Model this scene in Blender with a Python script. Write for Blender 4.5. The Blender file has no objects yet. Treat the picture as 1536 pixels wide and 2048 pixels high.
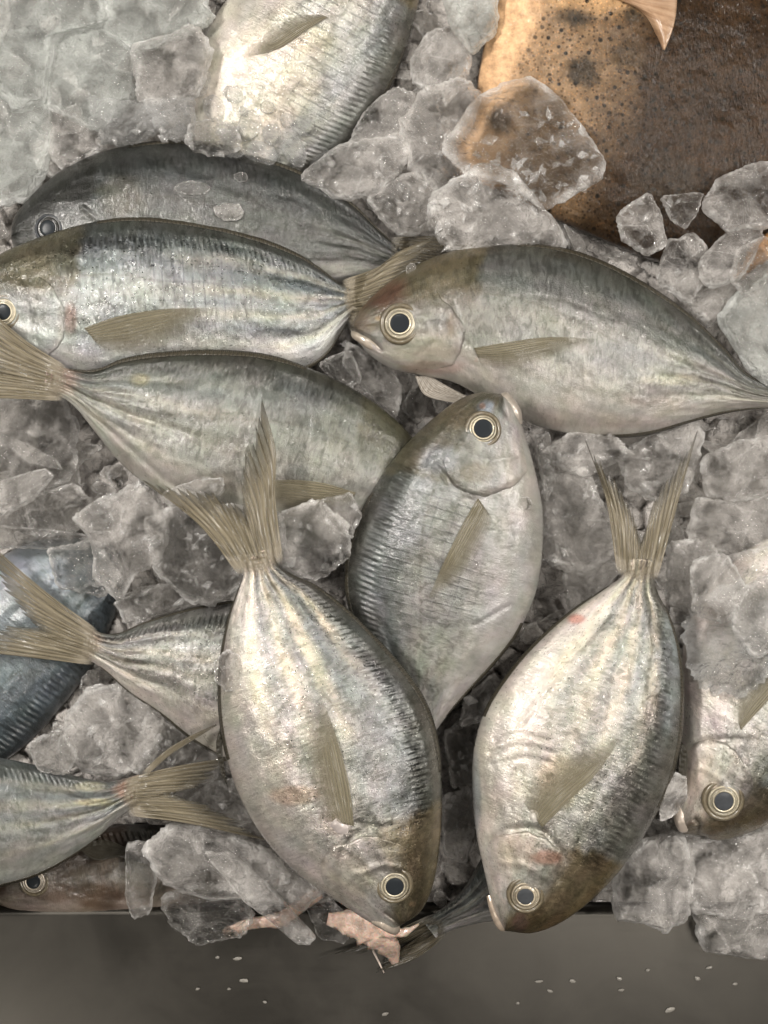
import bpy, math, random
import numpy as np
from mathutils import Vector, Matrix

random.seed(7)
RNG = np.random.default_rng(11)
scene = bpy.context.scene
COL = scene.collection
R = math.radians

# ------------------------------------------------------------------ camera, world, lamps, exposure
CAMH = 0.75                      # camera height over the steel ledge (metres)
PX = 0.00025                     # metres per photo pixel on the plane z = 0
cam_d = bpy.data.cameras.new("camera")
cam = bpy.data.objects.new("camera", cam_d)
COL.objects.link(cam)
cam.location = (0, 0, CAMH)
cam_d.sensor_fit = 'VERTICAL'
cam_d.sensor_height = 24
cam_d.lens = 24 * CAMH / (2048 * PX)
cam_d.clip_start, cam_d.clip_end = 0.01, 20
scene.camera = cam

world = bpy.data.worlds.new("World")
scene.world = world
world.use_nodes = True
bg = world.node_tree.nodes["Background"]
bg.inputs[0].default_value = (0.97, 1.0, 0.98, 1)
bg.inputs[1].default_value = 0.035

def lamp(name, loc, target, size, power, color=(1, 0.93, 0.82), sy=None):
    d = bpy.data.lights.new(name, 'AREA')
    d.shape = 'RECTANGLE'
    d.size, d.size_y = size, (sy or size)
    d.energy, d.color = power, color
    o = bpy.data.objects.new(name, d)
    COL.objects.link(o)
    o.location = loc
    v = Vector(target) - Vector(loc)
    o.rotation_euler = v.to_track_quat('-Z', 'Y').to_euler()
    return o

lamp("ceiling_panel", (0.42, -0.25, 1.50), (0.05, -0.05, 0), 0.50, 6.8, (1, 0.945, 0.88), 0.35)
lamp("side_light", (-0.78, 0.34, 1.05), (-0.02, 0.0, 0), 0.26, 15.0, (1, 0.955, 0.90), 0.14)
lamp("side_light", (0.85, 0.12, 1.10), (0.05, 0.0, 0), 0.34, 10.0, (1, 0.955, 0.90), 0.20)  # unseen fill from the right, added to brighten the dark right flanks
lamp("glint_spot", (-0.30, 0.62, 1.20), (0, 0.05, 0), 0.035, 3.2, (1, 0.96, 0.90))  # small unseen spots, most of them added for more glints on the ice
lamp("glint_spot", (0.60, 0.50, 1.10), (0.1, 0.1, 0), 0.035, 4.0, (1, 0.94, 0.86))
lamp("glint_spot", (0.05, 0.95, 1.10), (0.0, 0.1, 0), 0.035, 3.0, (1, 0.94, 0.86))
lamp("glint_spot", (-0.45, -0.60, 1.10), (0.0, -0.1, 0), 0.035, 2.2, (1, 0.94, 0.86))

scene.render.engine = 'CYCLES'
scene.cycles.use_denoising = True
scene.cycles.use_adaptive_sampling = True
scene.cycles.adaptive_threshold = 0.03
try:
    scene.cycles.denoiser = 'OPENIMAGEDENOISE'
except Exception:
    pass
scene.cycles.max_bounces = 10
scene.cycles.transparent_max_bounces = 12
scene.cycles.transmission_bounces = 6
scene.cycles.diffuse_bounces = 3
scene.cycles.glossy_bounces = 3
scene.cycles.caustics_reflective = False
scene.cycles.caustics_refractive = False
scene.cycles.sample_clamp_indirect = 4
scene.view_settings.view_transform = 'Standard'
scene.view_settings.look = 'None'
scene.view_settings.exposure = 0.0
scene.view_settings.gamma = 1.0

# ------------------------------------------------------------------ numeric helpers
def P(px, py, z=0.0):
    """point seen at photo pixel (px,py) at the height z"""
    k = PX * (CAMH - z) / CAMH
    return np.array([(px - 768) * k, (1024 - py) * k, z + 0 * k])

def unP(p):
    k = PX * (CAMH - p[..., 2]) / CAMH
    return np.stack([p[..., 0] / k + 768, 1024 - p[..., 1] / k], -1)

def sstep(a, b, x):
    t = np.clip((x - a) / (b - a + 1e-12), 0, 1)
    return t * t * (3 - 2 * t)

def _hash(ix, iy, iz, seed):
    n = (ix.astype(np.int64) * 374761393 + iy.astype(np.int64) * 668265263 + iz.astype(np.int64) * 2147483647 + seed * 974711) & 0xFFFFFFFF
    n = ((n ^ (n >> 13)) * 1274126177) & 0xFFFFFFFF
    n = ((n ^ (n >> 16)) * 2246822519) & 0xFFFFFFFF
    return ((n ^ (n >> 15)) & 0xFFFFFF) / float(0xFFFFFF)

def vnoise(x, y, z=0.0, seed=0):
    x, y, z = np.broadcast_arrays(np.asarray(x, float), np.asarray(y, float), np.asarray(z, float))
    fx, fy, fz = np.floor(x), np.floor(y), np.floor(z)
    ix, iy, iz = fx.astype(np.int64), fy.astype(np.int64), fz.astype(np.int64)
    tx, ty, tz = x - fx, y - fy, z - fz
    tx, ty, tz = [t * t * (3 - 2 * t) for t in (tx, ty, tz)]
    r = 0
    for dx in (0, 1):
        for dy in (0, 1):
            for dz in (0, 1):
                w = (tx if dx else 1 - tx) * (ty if dy else 1 - ty) * (tz if dz else 1 - tz)
                r = r + w * _hash(ix + dx, iy + dy, iz + dz, seed)
    return r * 2 - 1

def fbm(x, y, z=0.0, oct=4, seed=0, gain=0.5):
    a, s, r = 1.0, 0.0, 0.0
    for o in range(oct):
        f = 2 ** o
        r = r + a * vnoise(np.asarray(x) * f, np.asarray(y) * f, np.asarray(z) * f, seed + o * 17)
        s += a
        a *= gain
    return r / s

def worley(x, y, seed=0):
    """nearest cell: (distance1, distance2, hash a, hash b, dx, dy)"""
    x, y = np.asarray(x, float), np.asarray(y, float)
    ix, iy = np.floor(x).astype(np.int64), np.floor(y).astype(np.int64)
    d1 = np.full(x.shape, 9.0); d2 = np.full(x.shape, 9.0)
    ha = np.zeros(x.shape); hb = np.zeros(x.shape); bx = np.zeros(x.shape); by = np.zeros(x.shape)
    for dx in (-1, 0, 1):
        for dy in (-1, 0, 1):
            cx, cy = ix + dx, iy + dy
            qx = cx + _hash(cx, cy, cx * 0, seed)
            qy = cy + _hash(cx, cy, cx * 0, seed + 1)
            ex, ey = x - qx, y - qy
            d = np.hypot(ex, ey)
            n = d < d1
            d2 = np.where(n, d1, np.minimum(d2, d))
            ha = np.where(n, _hash(cx, cy, cx * 0, seed + 2), ha)
            hb = np.where(n, _hash(cx, cy, cx * 0, seed + 3), hb)
            bx = np.where(n, ex, bx); by = np.where(n, ey, by)
            d1 = np.where(n, d, d1)
    return d1, d2, ha, hb, bx, by

def spline(pts, n, closed=False):
    """catmull-rom through pts resampled to n points at equal arc length"""
    p = np.asarray(pts, float)
    if closed:
        q = np.vstack([p[-1], p, p[0], p[1]])
    else:
        q = np.vstack([2 * p[0] - p[1], p, 2 * p[-1] - p[-2]])
    out = []
    t = np.linspace(0, 1, 24, endpoint=False)[:, None]
    for i in range(1, len(q) - 2):
        a, b, c, d = q[i - 1], q[i], q[i + 1], q[i + 2]
        out.append(0.5 * (2 * b + (c - a) * t + (2 * a - 5 * b + 4 * c - d) * t ** 2 + (3 * b - a - 3 * c + d) * t ** 3))
    out.append(q[-2][None])
    c = np.vstack(out)
    s = np.concatenate([[0], np.cumsum(np.linalg.norm(np.diff(c, axis=0), axis=1))])
    g = np.linspace(0, s[-1], n, endpoint=not closed)
    return np.stack([np.interp(g, s, c[:, k]) for k in range(c.shape[1])], 1)

def inside(poly, x, y):
    poly = np.asarray(poly, float)
    r = np.zeros(np.shape(x), bool)
    j = len(poly) - 1
    for i in range(len(poly)):
        xi, yi = poly[i]; xj, yj = poly[j]
        c = ((yi > y) != (yj > y)) & (x < (xj - xi) * (y - yi) / (yj - yi + 1e-12) + xi)
        r ^= c
        j = i
    return r

def segdist(pts, x, y):
    pts = np.asarray(pts, float)
    d = np.full(np.shape(x), 1e9)
    for a, b in zip(pts[:-1], pts[1:]):
        ab = b - a
        t = np.clip(((x - a[0]) * ab[0] + (y - a[1]) * ab[1]) / (ab @ ab + 1e-9), 0, 1)
        d = np.minimum(d, np.hypot(x - a[0] - t * ab[0], y - a[1] - t * ab[1]))
    return d

# ------------------------------------------------------------------ object helpers
def link_mesh(name, verts, faces, mat, parent=None, loc=None, smooth=True, uv=None, col=None, fx=None, kind=None):
    verts = np.asarray(verts, float)
    if loc is None:
        loc = np.zeros(3)
    me = bpy.data.meshes.new(name)
    me.from_pydata((verts - loc).tolist(), [], [tuple(int(i) for i in f) for f in faces])
    me.update()
    if uv is not None:
        lay = me.uv_layers.new(name="skin")
        li = np.empty(len(me.loops), dtype=np.int32)
        me.loops.foreach_get("vertex_index", li)
        lay.data.foreach_set("uv", np.asarray(uv, np.float32)[li].ravel())
    for nm, arr in (("pigment", col), ("marks", fx)):
        if arr is not None:
            at = me.attributes.new(nm, 'FLOAT_COLOR', 'POINT')
            a4 = np.ones((len(verts), 4), np.float32)
            a4[:, :3] = arr
            at.data.foreach_set("color", a4.ravel())
    if smooth:
        me.polygons.foreach_set("use_smooth", [True] * len(me.polygons))
    me.materials.append(mat)
    o = bpy.data.objects.new(name, me)
    COL.objects.link(o)
    o.location = Vector(loc)
    if parent is not None:
        o.parent = parent
        o.location = Vector(loc) - world_loc(parent)
    if kind:
        o["kind"] = kind
    return o

def world_loc(o):
    v = Vector((0, 0, 0))
    while o is not None:
        v = v + o.location
        o = o.parent
    return v

def thing(name, label, cat, loc, group=None):
    o = bpy.data.objects.new(name, None)
    COL.objects.link(o)
    o.location = Vector(loc)
    o.empty_display_size = 0.01
    return tag(o, label, cat, group)

def tag(o, label, cat, group=None):
    o["label"], o["category"] = label, cat
    if group:
        o["group"] = group
    return o

def grid_faces(nu, nv, wrap=False, off=0):
    f = []
    m = nv if wrap else nv - 1
    for i in range(nu - 1):
        for j in range(m):
            a = i * nv + j; b = i * nv + (j + 1) % nv
            f.append((a + off, b + off, b + nv + off, a + nv + off))
    return f

# ------------------------------------------------------------------ materials
class NT:
    def __init__(s, name):
        s.m = bpy.data.materials.new(name)
        s.m.use_nodes = True
        s.t = s.m.node_tree
        s.t.nodes.clear()
        s.out = s.n('ShaderNodeOutputMaterial')
    def n(s, ty, ins=None, **kw):
        x = s.t.nodes.new(ty)
        for k, v in kw.items():
            setattr(x, k, v)
        for k, v in (ins or {}).items():
            s.put(x, k, v)
        return x
    def put(s, node, k, v):
        i = node.inputs[k]
        if isinstance(v, bpy.types.NodeSocket):
            s.t.links.new(v, i)
        elif isinstance(v, bpy.types.Node):
            s.t.links.new(v.outputs[0], i)
        else:
            if isinstance(v, tuple) and len(v) == 3 and i.type == 'RGBA':
                v = v + (1,)
            i.default_value = v
    def noise(s, vec, scale, detail=4, rough=0.55, dist=0.0):
        return s.n('ShaderNodeTexNoise', {'Vector': vec, 'Scale': scale, 'Detail': detail, 'Roughness': rough, 'Distortion': dist}).outputs[0]
    def math(s, op, a, b=0.0, clamp=False):
        return s.n('ShaderNodeMath', {0: a, 1: b}, operation=op, use_clamp=clamp).outputs[0]
    def mr(s, v, a, b, c, d):
        return s.n('ShaderNodeMapRange', {0: v, 1: a, 2: b, 3: c, 4: d}).outputs[0]
    def mix(s, fac, a, b, mode='MIX'):
        x = s.n('ShaderNodeMix', data_type='RGBA', blend_type=mode)
        s.put(x, 0, fac); s.put(x, 6, a); s.put(x, 7, b)
        return x.outputs[2]
    def mapping(s, vec, scale, rot=(0, 0, 0)):
        return s.n('ShaderNodeMapping', {'Vector': vec, 'Scale': scale, 'Rotation': rot}).outputs[0]
    def bump(s, h, strength, dist, normal=None):
        b = s.n('ShaderNodeBump', {'Height': h, 'Strength': strength, 'Distance': dist})
        if normal is not None:
            s.put(b, 'Normal', normal)
        return b.outputs[0]

def principled(t, **kw):
    names = {'color': 'Base Color', 'metal': 'Metallic', 'rough': 'Roughness', 'coat': 'Coat Weight', 'coat_rough': 'Coat Roughness',
             'coat_normal': 'Coat Normal', 'normal': 'Normal', 'ior': 'IOR', 'trans': 'Transmission Weight', 'spec': 'Specular IOR Level',
             'sss': 'Subsurface Weight', 'sss_scale': 'Subsurface Scale', 'aniso': 'Anisotropic', 'alpha': 'Alpha'}
    return t.n('ShaderNodeBsdfPrincipled', {names[k]: v for k, v in kw.items()})

def make_skin(name, wet=0.5, metal=0.35, rough=0.34, flake=0.3):
    t = NT(name)
    uv = t.n('ShaderNodeUVMap', uv_map="skin").outputs[0]          # centimetres along / across the fish
    pig = t.n('ShaderNodeAttribute', attribute_name="pigment").outputs[0]
    mk = t.n('ShaderNodeAttribute', attribute_name="marks")
    sep = t.n('ShaderNodeSeparateColor', {0: mk.outputs[0]})
    g_grid, g_rough, g_metal = sep.outputs[0], sep.outputs[1], sep.outputs[2]
    oi = t.n('ShaderNodeObjectInfo').outputs['Random']
    off = t.n('ShaderNodeCombineXYZ', {0: t.math('MULTIPLY', oi, 37.0), 1: t.math('MULTIPLY', oi, 11.0)}).outputs[0]
    uvo = t.n('ShaderNodeVectorMath', {0: uv, 1: off}, operation='ADD').outputs[0]
    mott = t.noise(uvo, 0.9, 5, 0.62)
    streak = t.noise(t.mapping(uvo, (9.0, 1.6, 1), (0, 0, 0.25)), 1.0, 4, 0.6, 0.6)
    fine = t.noise(uvo, 14.0, 3, 0.6)
    blot = t.noise(t.mapping(uvo, (2.2, 1.2, 1), (0, 0, 0.5)), 1.0, 3, 0.5, 1.2)
    vor = t.n('ShaderNodeTexVoronoi', {'Vector': t.mapping(uvo, (9.5, 11.5, 1)), 'Scale': 1.0}, feature='DISTANCE_TO_EDGE').outputs[0]
    cell = t.n('ShaderNodeTexVoronoi', {'Vector': t.mapping(uvo, (9.5, 11.5, 1)), 'Scale': 1.0})
    # muscle bands showing through the skin
    wv = t.n('ShaderNodeTexWave', {'Vector': t.mapping(uvo, (1, 0.12, 1)), 'Scale': 0.62, 'Distortion': 2.2, 'Detail': 3.0, 'Detail Scale': 1.6}, wave_type='BANDS', bands_direction='X', wave_profile='SIN').outputs[1]
    lines = t.math('MULTIPLY', t.mr(wv, 0.86, 1.0, 0.0, 1.0), g_grid)
    wv2 = t.n('ShaderNodeTexWave', {'Vector': uvo, 'Scale': 0.30, 'Distortion': 2.0, 'Detail': 2.0}, wave_type='BANDS', bands_direction='Y', wave_profile='SIN').outputs[1]
    lines2 = t.math('MULTIPLY', t.mr(wv2, 0.95, 1.0, 0.0, 0.6), g_grid)
    c = t.mix(t.mr(mott, 0.3, 0.7, 0.0, 1.0), t.mix(1.0, pig, (0.66, 0.68, 0.66), 'MULTIPLY'), pig)
    c = t.mix(t.math('MULTIPLY', t.mr(blot, 0.46, 0.62, 0.0, 0.8), g_rough), c, t.mix(1.0, c, (0.5, 0.5, 0.47), 'MULTIPLY'))
    c = t.mix(t.math('MULTIPLY', t.mr(streak, 0.35, 0.7, 0.6, 0.0), g_rough), c, t.mix(1.0, c, (0.60, 0.62, 0.62), 'MULTIPLY'))
    c = t.mix(t.math('MULTIPLY', t.mr(fine, 0.55, 0.72, 0.0, 0.3), g_rough), c, t.mix(1.0, c, (1.35, 1.32, 1.25), 'MULTIPLY'))
    # iridescent drift: bluish, golden, pinkish patches
    ir = t.n('ShaderNodeTexNoise', {'Vector': t.mapping(uvo, (0.55, 0.8, 1)), 'Scale': 1.0, 'Detail': 3.0}).outputs[1]
    irc = t.mix(1.0, t.mix(0.11, (0.5, 0.5, 0.5), ir), (2.04, 1.97, 1.94), 'MULTIPLY')
    c = t.mix(1.0, c, irc, 'MULTIPLY')
    c = t.mix(lines, c, t.mix(1.0, c, (0.58, 0.58, 0.60), 'MULTIPLY'))
    c = t.mix(lines2, c, t.mix(1.0, c, (0.55, 0.55, 0.57), 'MULTIPLY'))
    h = t.math('ADD', t.math('MULTIPLY', fine, 0.4), t.math('MULTIPLY', t.mr(vor, 0.0, 0.25, 0, 1), 0.25))
    h = t.math('ADD', h, t.math('MULTIPLY', streak, 0.9))
    h = t.math('SUBTRACT', h, t.math('MULTIPLY', lines, 0.5))
    # reflective platelets, each tilted a little its own way
    fl = t.n('ShaderNodeTexVoronoi', {'Vector': t.mapping(uvo, (16.0, 26.0, 1)), 'Scale': 1.0}).outputs[1]
    fl2 = t.n('ShaderNodeTexNoise', {'Vector': t.mapping(uvo, (5.0, 2.0, 1)), 'Scale': 1.0, 'Detail': 3.0}).outputs[1]
    d = t.n('ShaderNodeVectorMath', {0: fl, 1: (0.5, 0.5, 0.5)}, operation='SUBTRACT').outputs[0]
    d = t.n('ShaderNodeVectorMath', {0: d, 3: flake}, operation='SCALE').outputs[0]
    d2 = t.n('ShaderNodeVectorMath', {0: fl2, 1: (0.5, 0.5, 0.5)}, operation='SUBTRACT').outputs[0]
    d2 = t.n('ShaderNodeVectorMath', {0: d2, 3: flake * 1.3}, operation='SCALE').outputs[0]
    g = t.n('ShaderNodeNewGeometry').outputs['Normal']
    nn = t.n('ShaderNodeVectorMath', {0: g, 1: t.n('ShaderNodeVectorMath', {0: d, 3: t.math('ADD', t.math('MULTIPLY', g_rough, 0.6), 0.4)}, operation='SCALE').outputs[0]}, operation='ADD').outputs[0]
    nn = t.n('ShaderNodeVectorMath', {0: nn, 1: d2}, operation='ADD').outputs[0]
    nn = t.n('ShaderNodeVectorMath', {0: nn}, operation='NORMALIZE').outputs[0]
    nb = t.bump(h, 0.5, 0.0005, nn)
    wetn = t.noise(t.mapping(uvo, (4.2, 2.4, 1)), 1.0, 4, 0.6, 0.8)
    cn = t.bump(t.math('ADD', t.math('MULTIPLY', wetn, 1.2), t.math('MULTIPLY', h, 0.22)), 0.42, 0.0008)
    me = t.math('MULTIPLY', t.mr(streak, 0.3, 0.7, metal * 0.75, metal * 1.2), g_metal, True)
    ro = t.mr(cell.outputs[1], 0, 1, rough - 0.10, rough + 0.14)
    p = principled(t, color=c, metal=me, rough=ro, coat=wet, coat_rough=0.10, normal=nb, coat_normal=cn, spec=0.45)
    t.put(t.out, 0, p)
    return t.m

def make_fin(name, c1, c2, alpha=0.8, edge=(0.02, 0.02, 0.018), rays=18, contrast=1.0, trail=1.0, tipfade=0.7, root=None):
    """uv.x across the rays 0-1, uv.y from root 0 to tip 1; the web thins to the trailing side"""
    t = NT(name)
    uv = t.n('ShaderNodeUVMap', uv_map="skin").outputs[0]
    sx = t.n('ShaderNodeSeparateXYZ', {0: uv})
    u, v = sx.outputs[0], sx.outputs[1]
    ns = t.noise(t.mapping(uv, (30, 3, 1)), 1.0, 3, 0.6)
    fine = t.noise(t.mapping(uv, (9, 6, 1)), 1.0, 5, 0.65)
    hair = t.noise(t.mapping(uv, (rays * 5.0, 3.0, 1)), 1.0, 4, 0.6)
    ph = t.math('ADD', t.math('MULTIPLY', u, rays * 6.2832), t.math('MULTIPLY', ns, 3.2))
    ray = t.math('ADD', t.math('MULTIPLY', t.math('SINE', ph), 0.5), 0.5)
    fork = t.math('ADD', t.math('MULTIPLY', t.math('SINE', t.math('MULTIPLY', ph, 2.0)), 0.5), 0.5)
    rr = t.mix(t.mr(v, 0.3, 0.7, 0, 0.8), ray, fork)
    rr = t.mix(0.5, rr, t.mr(hair, 0.3, 0.7, 0, 1))
    rr = t.mr(rr, 0, 1, 0.5 - 0.5 * contrast, 0.5 + 0.5 * contrast)
    c = t.mix(rr, c1, c2)
    c = t.mix(t.mr(fine, 0.35, 0.7, 0.45, 0.0), c, t.mix(1.0, c, (0.5, 0.48, 0.44), 'MULTIPLY'))
    c = t.mix(t.math('MULTIPLY', t.mr(v, 0.72, 1.0, 0.0, 0.9), t.mr(ns, 0.3, 0.6, 0.2, 1)), c, edge)
    if root:
        c = t.mix(t.mr(t.math('ADD', v, t.math('MULTIPLY', t.math('SUBTRACT', ns, 0.5), 0.12)), 0.03, 0.26, 0.92, 0.0), c, root)
    nb = t.bump(rr, 0.6, 0.0004)
    p = principled(t, color=c, rough=0.36, coat=0.45, coat_rough=0.14, normal=nb, spec=0.4)
    tl = t.n('ShaderNodeBsdfTranslucent', {0: c})
    mx = t.n('ShaderNodeMixShader', {0: 0.3, 1: p, 2: tl})
    tr = t.n('ShaderNodeBsdfTransparent', {0: (1, 1, 1, 1)})
    web = t.math('MULTIPLY', t.mr(rr, 0.0, 0.7, alpha - 0.22, alpha + 0.18), t.mr(v, 0.55, 1.0, 1.0, tipfade))
    web = t.math('MULTIPLY', web, t.mr(u, 0.25, 1.0, 1.0, trail), True)
    if root:
        web = t.math('MAXIMUM', web, t.mr(v, 0.12, 0.32, 1.0, 0.0))
        web = t.math('MULTIPLY', web, t.mr(t.math('ADD', v, t.math('MULTIPLY', t.math('SUBTRACT', hair, 0.5), 0.14)), 0.05, 0.17, 0.0, 1.0))
    t.put(t.out, 0, t.n('ShaderNodeMixShader', {0: web, 1: tr, 2: mx}))
    return t.m

def make_plain(name, col, rough=0.3, coat=0.6, metal=0.0, var=0.3, scale=300, bump=0.3, dist=0.0004, sss=0.0, coat_rough=0.06, spec=0.5):
    t = NT(name)
    co = t.n('ShaderNodeTexCoord').outputs['Object']
    n1 = t.noise(co, scale, 5, 0.6)
    n2 = t.noise(co, scale * 4, 3, 0.6)
    c = t.mix(t.mr(n1, 0.3, 0.7, 0, 1), tuple(x * (1 - var) for x in col), tuple(min(1, x * (1 + var)) for x in col))
    nb = t.bump(t.math('ADD', n1, t.math('MULTIPLY', n2, 0.4)), bump, dist)
    kw = dict(color=c, rough=rough, coat=coat, coat_rough=coat_rough, metal=metal, normal=nb, spec=spec)
    if sss:
        kw.update(sss=sss, sss_scale=0.004)
    t.put(t.out, 0, principled(t, **kw))
    return t.m

def make_ice(name, body=(0.92, 0.875, 0.83), clear=0.45, spread=0.3, rough=0.16, bump=1.0, rim=1.0, facing=0.32):
    t = NT(name)
    geo = t.n('ShaderNodeNewGeometry')
    co = geo.outputs['Position']
    mk = t.n('ShaderNodeSeparateColor', {0: t.n('ShaderNodeAttribute', attribute_name="marks").outputs[0]})
    big = t.noise(co, 70, 3, 0.55, 0.5)
    mid = t.noise(co, 420, 4, 0.65, 0.6)
    fine = t.noise(co, 1900, 3, 0.65)
    wavy = t.noise(co, 210, 3, 0.5, 0.8)
    bub = t.n('ShaderNodeTexVoronoi', {'Vector': co, 'Scale': 900.0})
    bubble = t.math('MULTIPLY', t.mr(bub.outputs[0], 0.12, 0.3, 1.0, 0.0), t.mr(wavy, 0.5, 0.62, 0.0, 1.0))
    crystal = t.n('ShaderNodeTexVoronoi', {'Vector': co, 'Scale': 240.0}, feature='DISTANCE_TO_EDGE').outputs[0]
    crack = t.math('MULTIPLY', t.mr(crystal, 0.0, 0.03, 1.0, 0.0), t.mr(big, 0.45, 0.6, 0.0, 1.0))
    frost = t.math('ADD', t.math('MULTIPLY', mk.outputs[0], 0.6 * rim), t.math('MULTIPLY', crack, 0.13))
    frost = t.math('ADD', frost, t.math('MULTIPLY', bubble, 0.15), True)
    h = t.math('ADD', t.math('MULTIPLY', wavy, 2.4), t.math('MULTIPLY', mid, 0.35))
    h = t.math('ADD', h, t.math('MULTIPLY', fine, 0.10))
    nb = t.bump(h, 0.75 * bump, 0.0016)
    nbs = t.bump(t.math('ADD', t.math('MULTIPLY', h, 1.6), t.math('MULTIPLY', fine, 0.30)), 1.0, 0.0024 * bump)
    fc = t.n('ShaderNodeLayerWeight', {0: 0.5, 1: nb}).outputs[1]
    cl = t.mr(big, 0.3, 0.7, clear + spread, clear - spread)
    cl = t.math('SUBTRACT', cl, t.math('MULTIPLY', t.math('POWER', fc, 1.6), facing))
    cl = t.math('SUBTRACT', cl, frost, True)
    c = t.mix(t.mr(mid, 0.3, 0.7, 0, 1), tuple(x * 0.95 for x in body), tuple(min(1, x * 1.05) for x in body))
    c = t.mix(frost, c, (0.9, 0.9, 0.89))
    df = t.n('ShaderNodeBsdfDiffuse', {0: c, 'Normal': nb})
    tl = t.n('ShaderNodeBsdfTranslucent', {0: c, 'Normal': nb})
    solid = t.n('ShaderNodeMixShader', {0: 0.38, 1: df, 2: tl})
    rf = t.n('ShaderNodeBsdfRefraction', {0: (0.97, 0.975, 0.97, 1), 1: 0.04, 2: 1.22, 3: nb})
    tp = t.n('ShaderNodeBsdfTransparent', {0: (0.96, 0.965, 0.96, 1)})
    thru = t.n('ShaderNodeMixShader', {0: 0.5, 1: tp, 2: rf})
    core = t.n('ShaderNodeMixShader', {0: cl, 1: solid, 2: thru})
    gl = t.n('ShaderNodeBsdfGlossy', {0: (1, 1, 1, 1), 1: t.mr(mid, 0.3, 0.7, max(0.03, rough - 0.08), rough + 0.06), 'Normal': nbs})
    fr = t.math('ADD', t.n('ShaderNodeFresnel', {0: 1.36, 1: nbs}).outputs[0], 0.06)
    front = t.n('ShaderNodeMixShader', {0: fr, 1: core, 2: gl})
    # light leaving the piece at its lower side: clear, with a little cloudiness
    back = t.n('ShaderNodeMixShader', {0: 0.88, 1: tl, 2: t.n('ShaderNodeBsdfTransparent', {0: (0.98, 0.98, 0.975, 1)})})
    t.put(t.out, 0, t.n('ShaderNodeMixShader', {0: geo.outputs['Backfacing'], 1: front, 2: back}))
    return t.m

def make_steel():
    t = NT("brushed_steel")
    co = t.n('ShaderNodeTexCoord').outputs['Object']
    brush = t.noise(t.mapping(co, (14, 900, 40)), 1.0, 4, 0.6)
    cloud = t.noise(co, 22, 5, 0.6, 0.5)
    smear = t.noise(t.mapping(co, (30, 90, 1), (0, 0, 0.4)), 1.0, 4, 0.6)
    c = t.mix(t.mr(cloud, 0.3, 0.7, 0, 1), (0.036, 0.0335, 0.029), (0.056, 0.052, 0.045))
    c = t.mix(t.mr(brush, 0.35, 0.65, 0.10, 0), c, t.mix(1.0, c, (0.75, 0.75, 0.75), 'MULTIPLY'))
    ro = t.math('ADD', t.mr(cloud, 0.3, 0.7, 0.30, 0.40), t.mr(brush, 0.3, 0.7, -0.015, 0.02))
    nb = t.bump(brush, 0.05, 0.0002)
    t.put(t.out, 0, principled(t, color=c, metal=0.92, rough=ro, normal=nb, aniso=0.4))
    return t.m

M_SKIN = make_skin("silver_fish_skin", 0.7, 0.85, 0.33, 0.26)
M_SKIN_MATT = make_skin("grey_fish_skin", 0.7, 0.50, 0.36, 0.22)
M_FIN = make_fin("olive_fin", (0.15, 0.125, 0.08), (0.36, 0.31, 0.215), 0.70, rays=10, contrast=0.9, root=(0.42, 0.37, 0.29))
M_FIN_D = make_fin("dark_fin", (0.050, 0.044, 0.032), (0.10, 0.088, 0.062), 0.85, rays=60, contrast=0.7, tipfade=0.8)
M_FIN_T = make_fin("brown_tail_fin", (0.06, 0.052, 0.036), (0.17, 0.145, 0.10), 0.72, rays=9, contrast=0.9, tipfade=0.6, root=(0.20, 0.19, 0.165))
M_FIN_P = make_fin("pectoral_fin", (0.19, 0.165, 0.10), (0.36, 0.32, 0.225), 0.60, edge=(0.33, 0.29, 0.19), rays=12, contrast=0.75, trail=0.04, tipfade=0.02)
M_FIN_PALE = make_fin("pale_fin", (0.45, 0.40, 0.34), (0.6, 0.55, 0.48), 0.6, edge=(0.4, 0.36, 0.3), rays=10)
def make_eye():
    t = NT("fish_eye")
    pig = t.n('ShaderNodeAttribute', attribute_name="pigment").outputs[0]
    co = t.n('ShaderNodeTexCoord').outputs['Object']
    n = t.noise(co, 900, 4, 0.6)
    c = t.mix(t.mr(n, 0.35, 0.65, 0.45, 0), pig, t.mix(1.0, pig, (0.55, 0.50, 0.42), 'MULTIPLY'))
    t.put(t.out, 0, principled(t, color=c, rough=0.34, metal=0.35, coat=0.7, coat_rough=0.06, normal=t.bump(n, 0.6, 0.0005)))
    return t.m
M_EYE = make_eye()
M_PUPIL = make_plain("pupil", (0.016, 0.019, 0.022), 0.6, 0.12, 0, 0.1, 200, 0.02, coat_rough=0.2, spec=0.08)
M_PUPIL_GREY = make_plain("cloudy_pupil", (0.045, 0.048, 0.052), 0.6, 0.15, 0, 0.2, 300, 0.05, coat_rough=0.2, spec=0.1)
M_RIM = make_plain("eye_rim", (0.12, 0.098, 0.062), 0.32, 0.6, 0, 0.4, 500, 0.4)
M_FLESH = make_plain("pink_flesh", (0.52, 0.385, 0.31), 0.32, 0.7, 0, 0.38, 160, 0.8, 0.0012, sss=0.45)
M_STRING = make_plain("pale_thread", (0.65, 0.55, 0.48), 0.35, 0.5)
M_SCALE = make_plain("dried_scale", (0.19, 0.178, 0.155), 0.4, 0.3, 0.0, 0.3, 800, 0.5)
M_ICE = make_ice("cloudy_ice", clear=0.82, spread=0.26, rough=0.11)
M_ICE_CLEAR = make_ice("clear_ice", clear=0.99, spread=0.12, rough=0.10)
M_ICE_WHITE = make_ice("white_ice", body=(0.70, 0.73, 0.69), clear=0.66, spread=0.22, rough=0.12, bump=0.8)  # pale greenish body: haze over the top-left corner put into the ice colour
M_SLUSH = make_ice("melting_slush", body=(0.9, 0.9, 0.89), clear=0.9, spread=0.14, rough=0.10, bump=1.4, rim=0.3)
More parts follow.
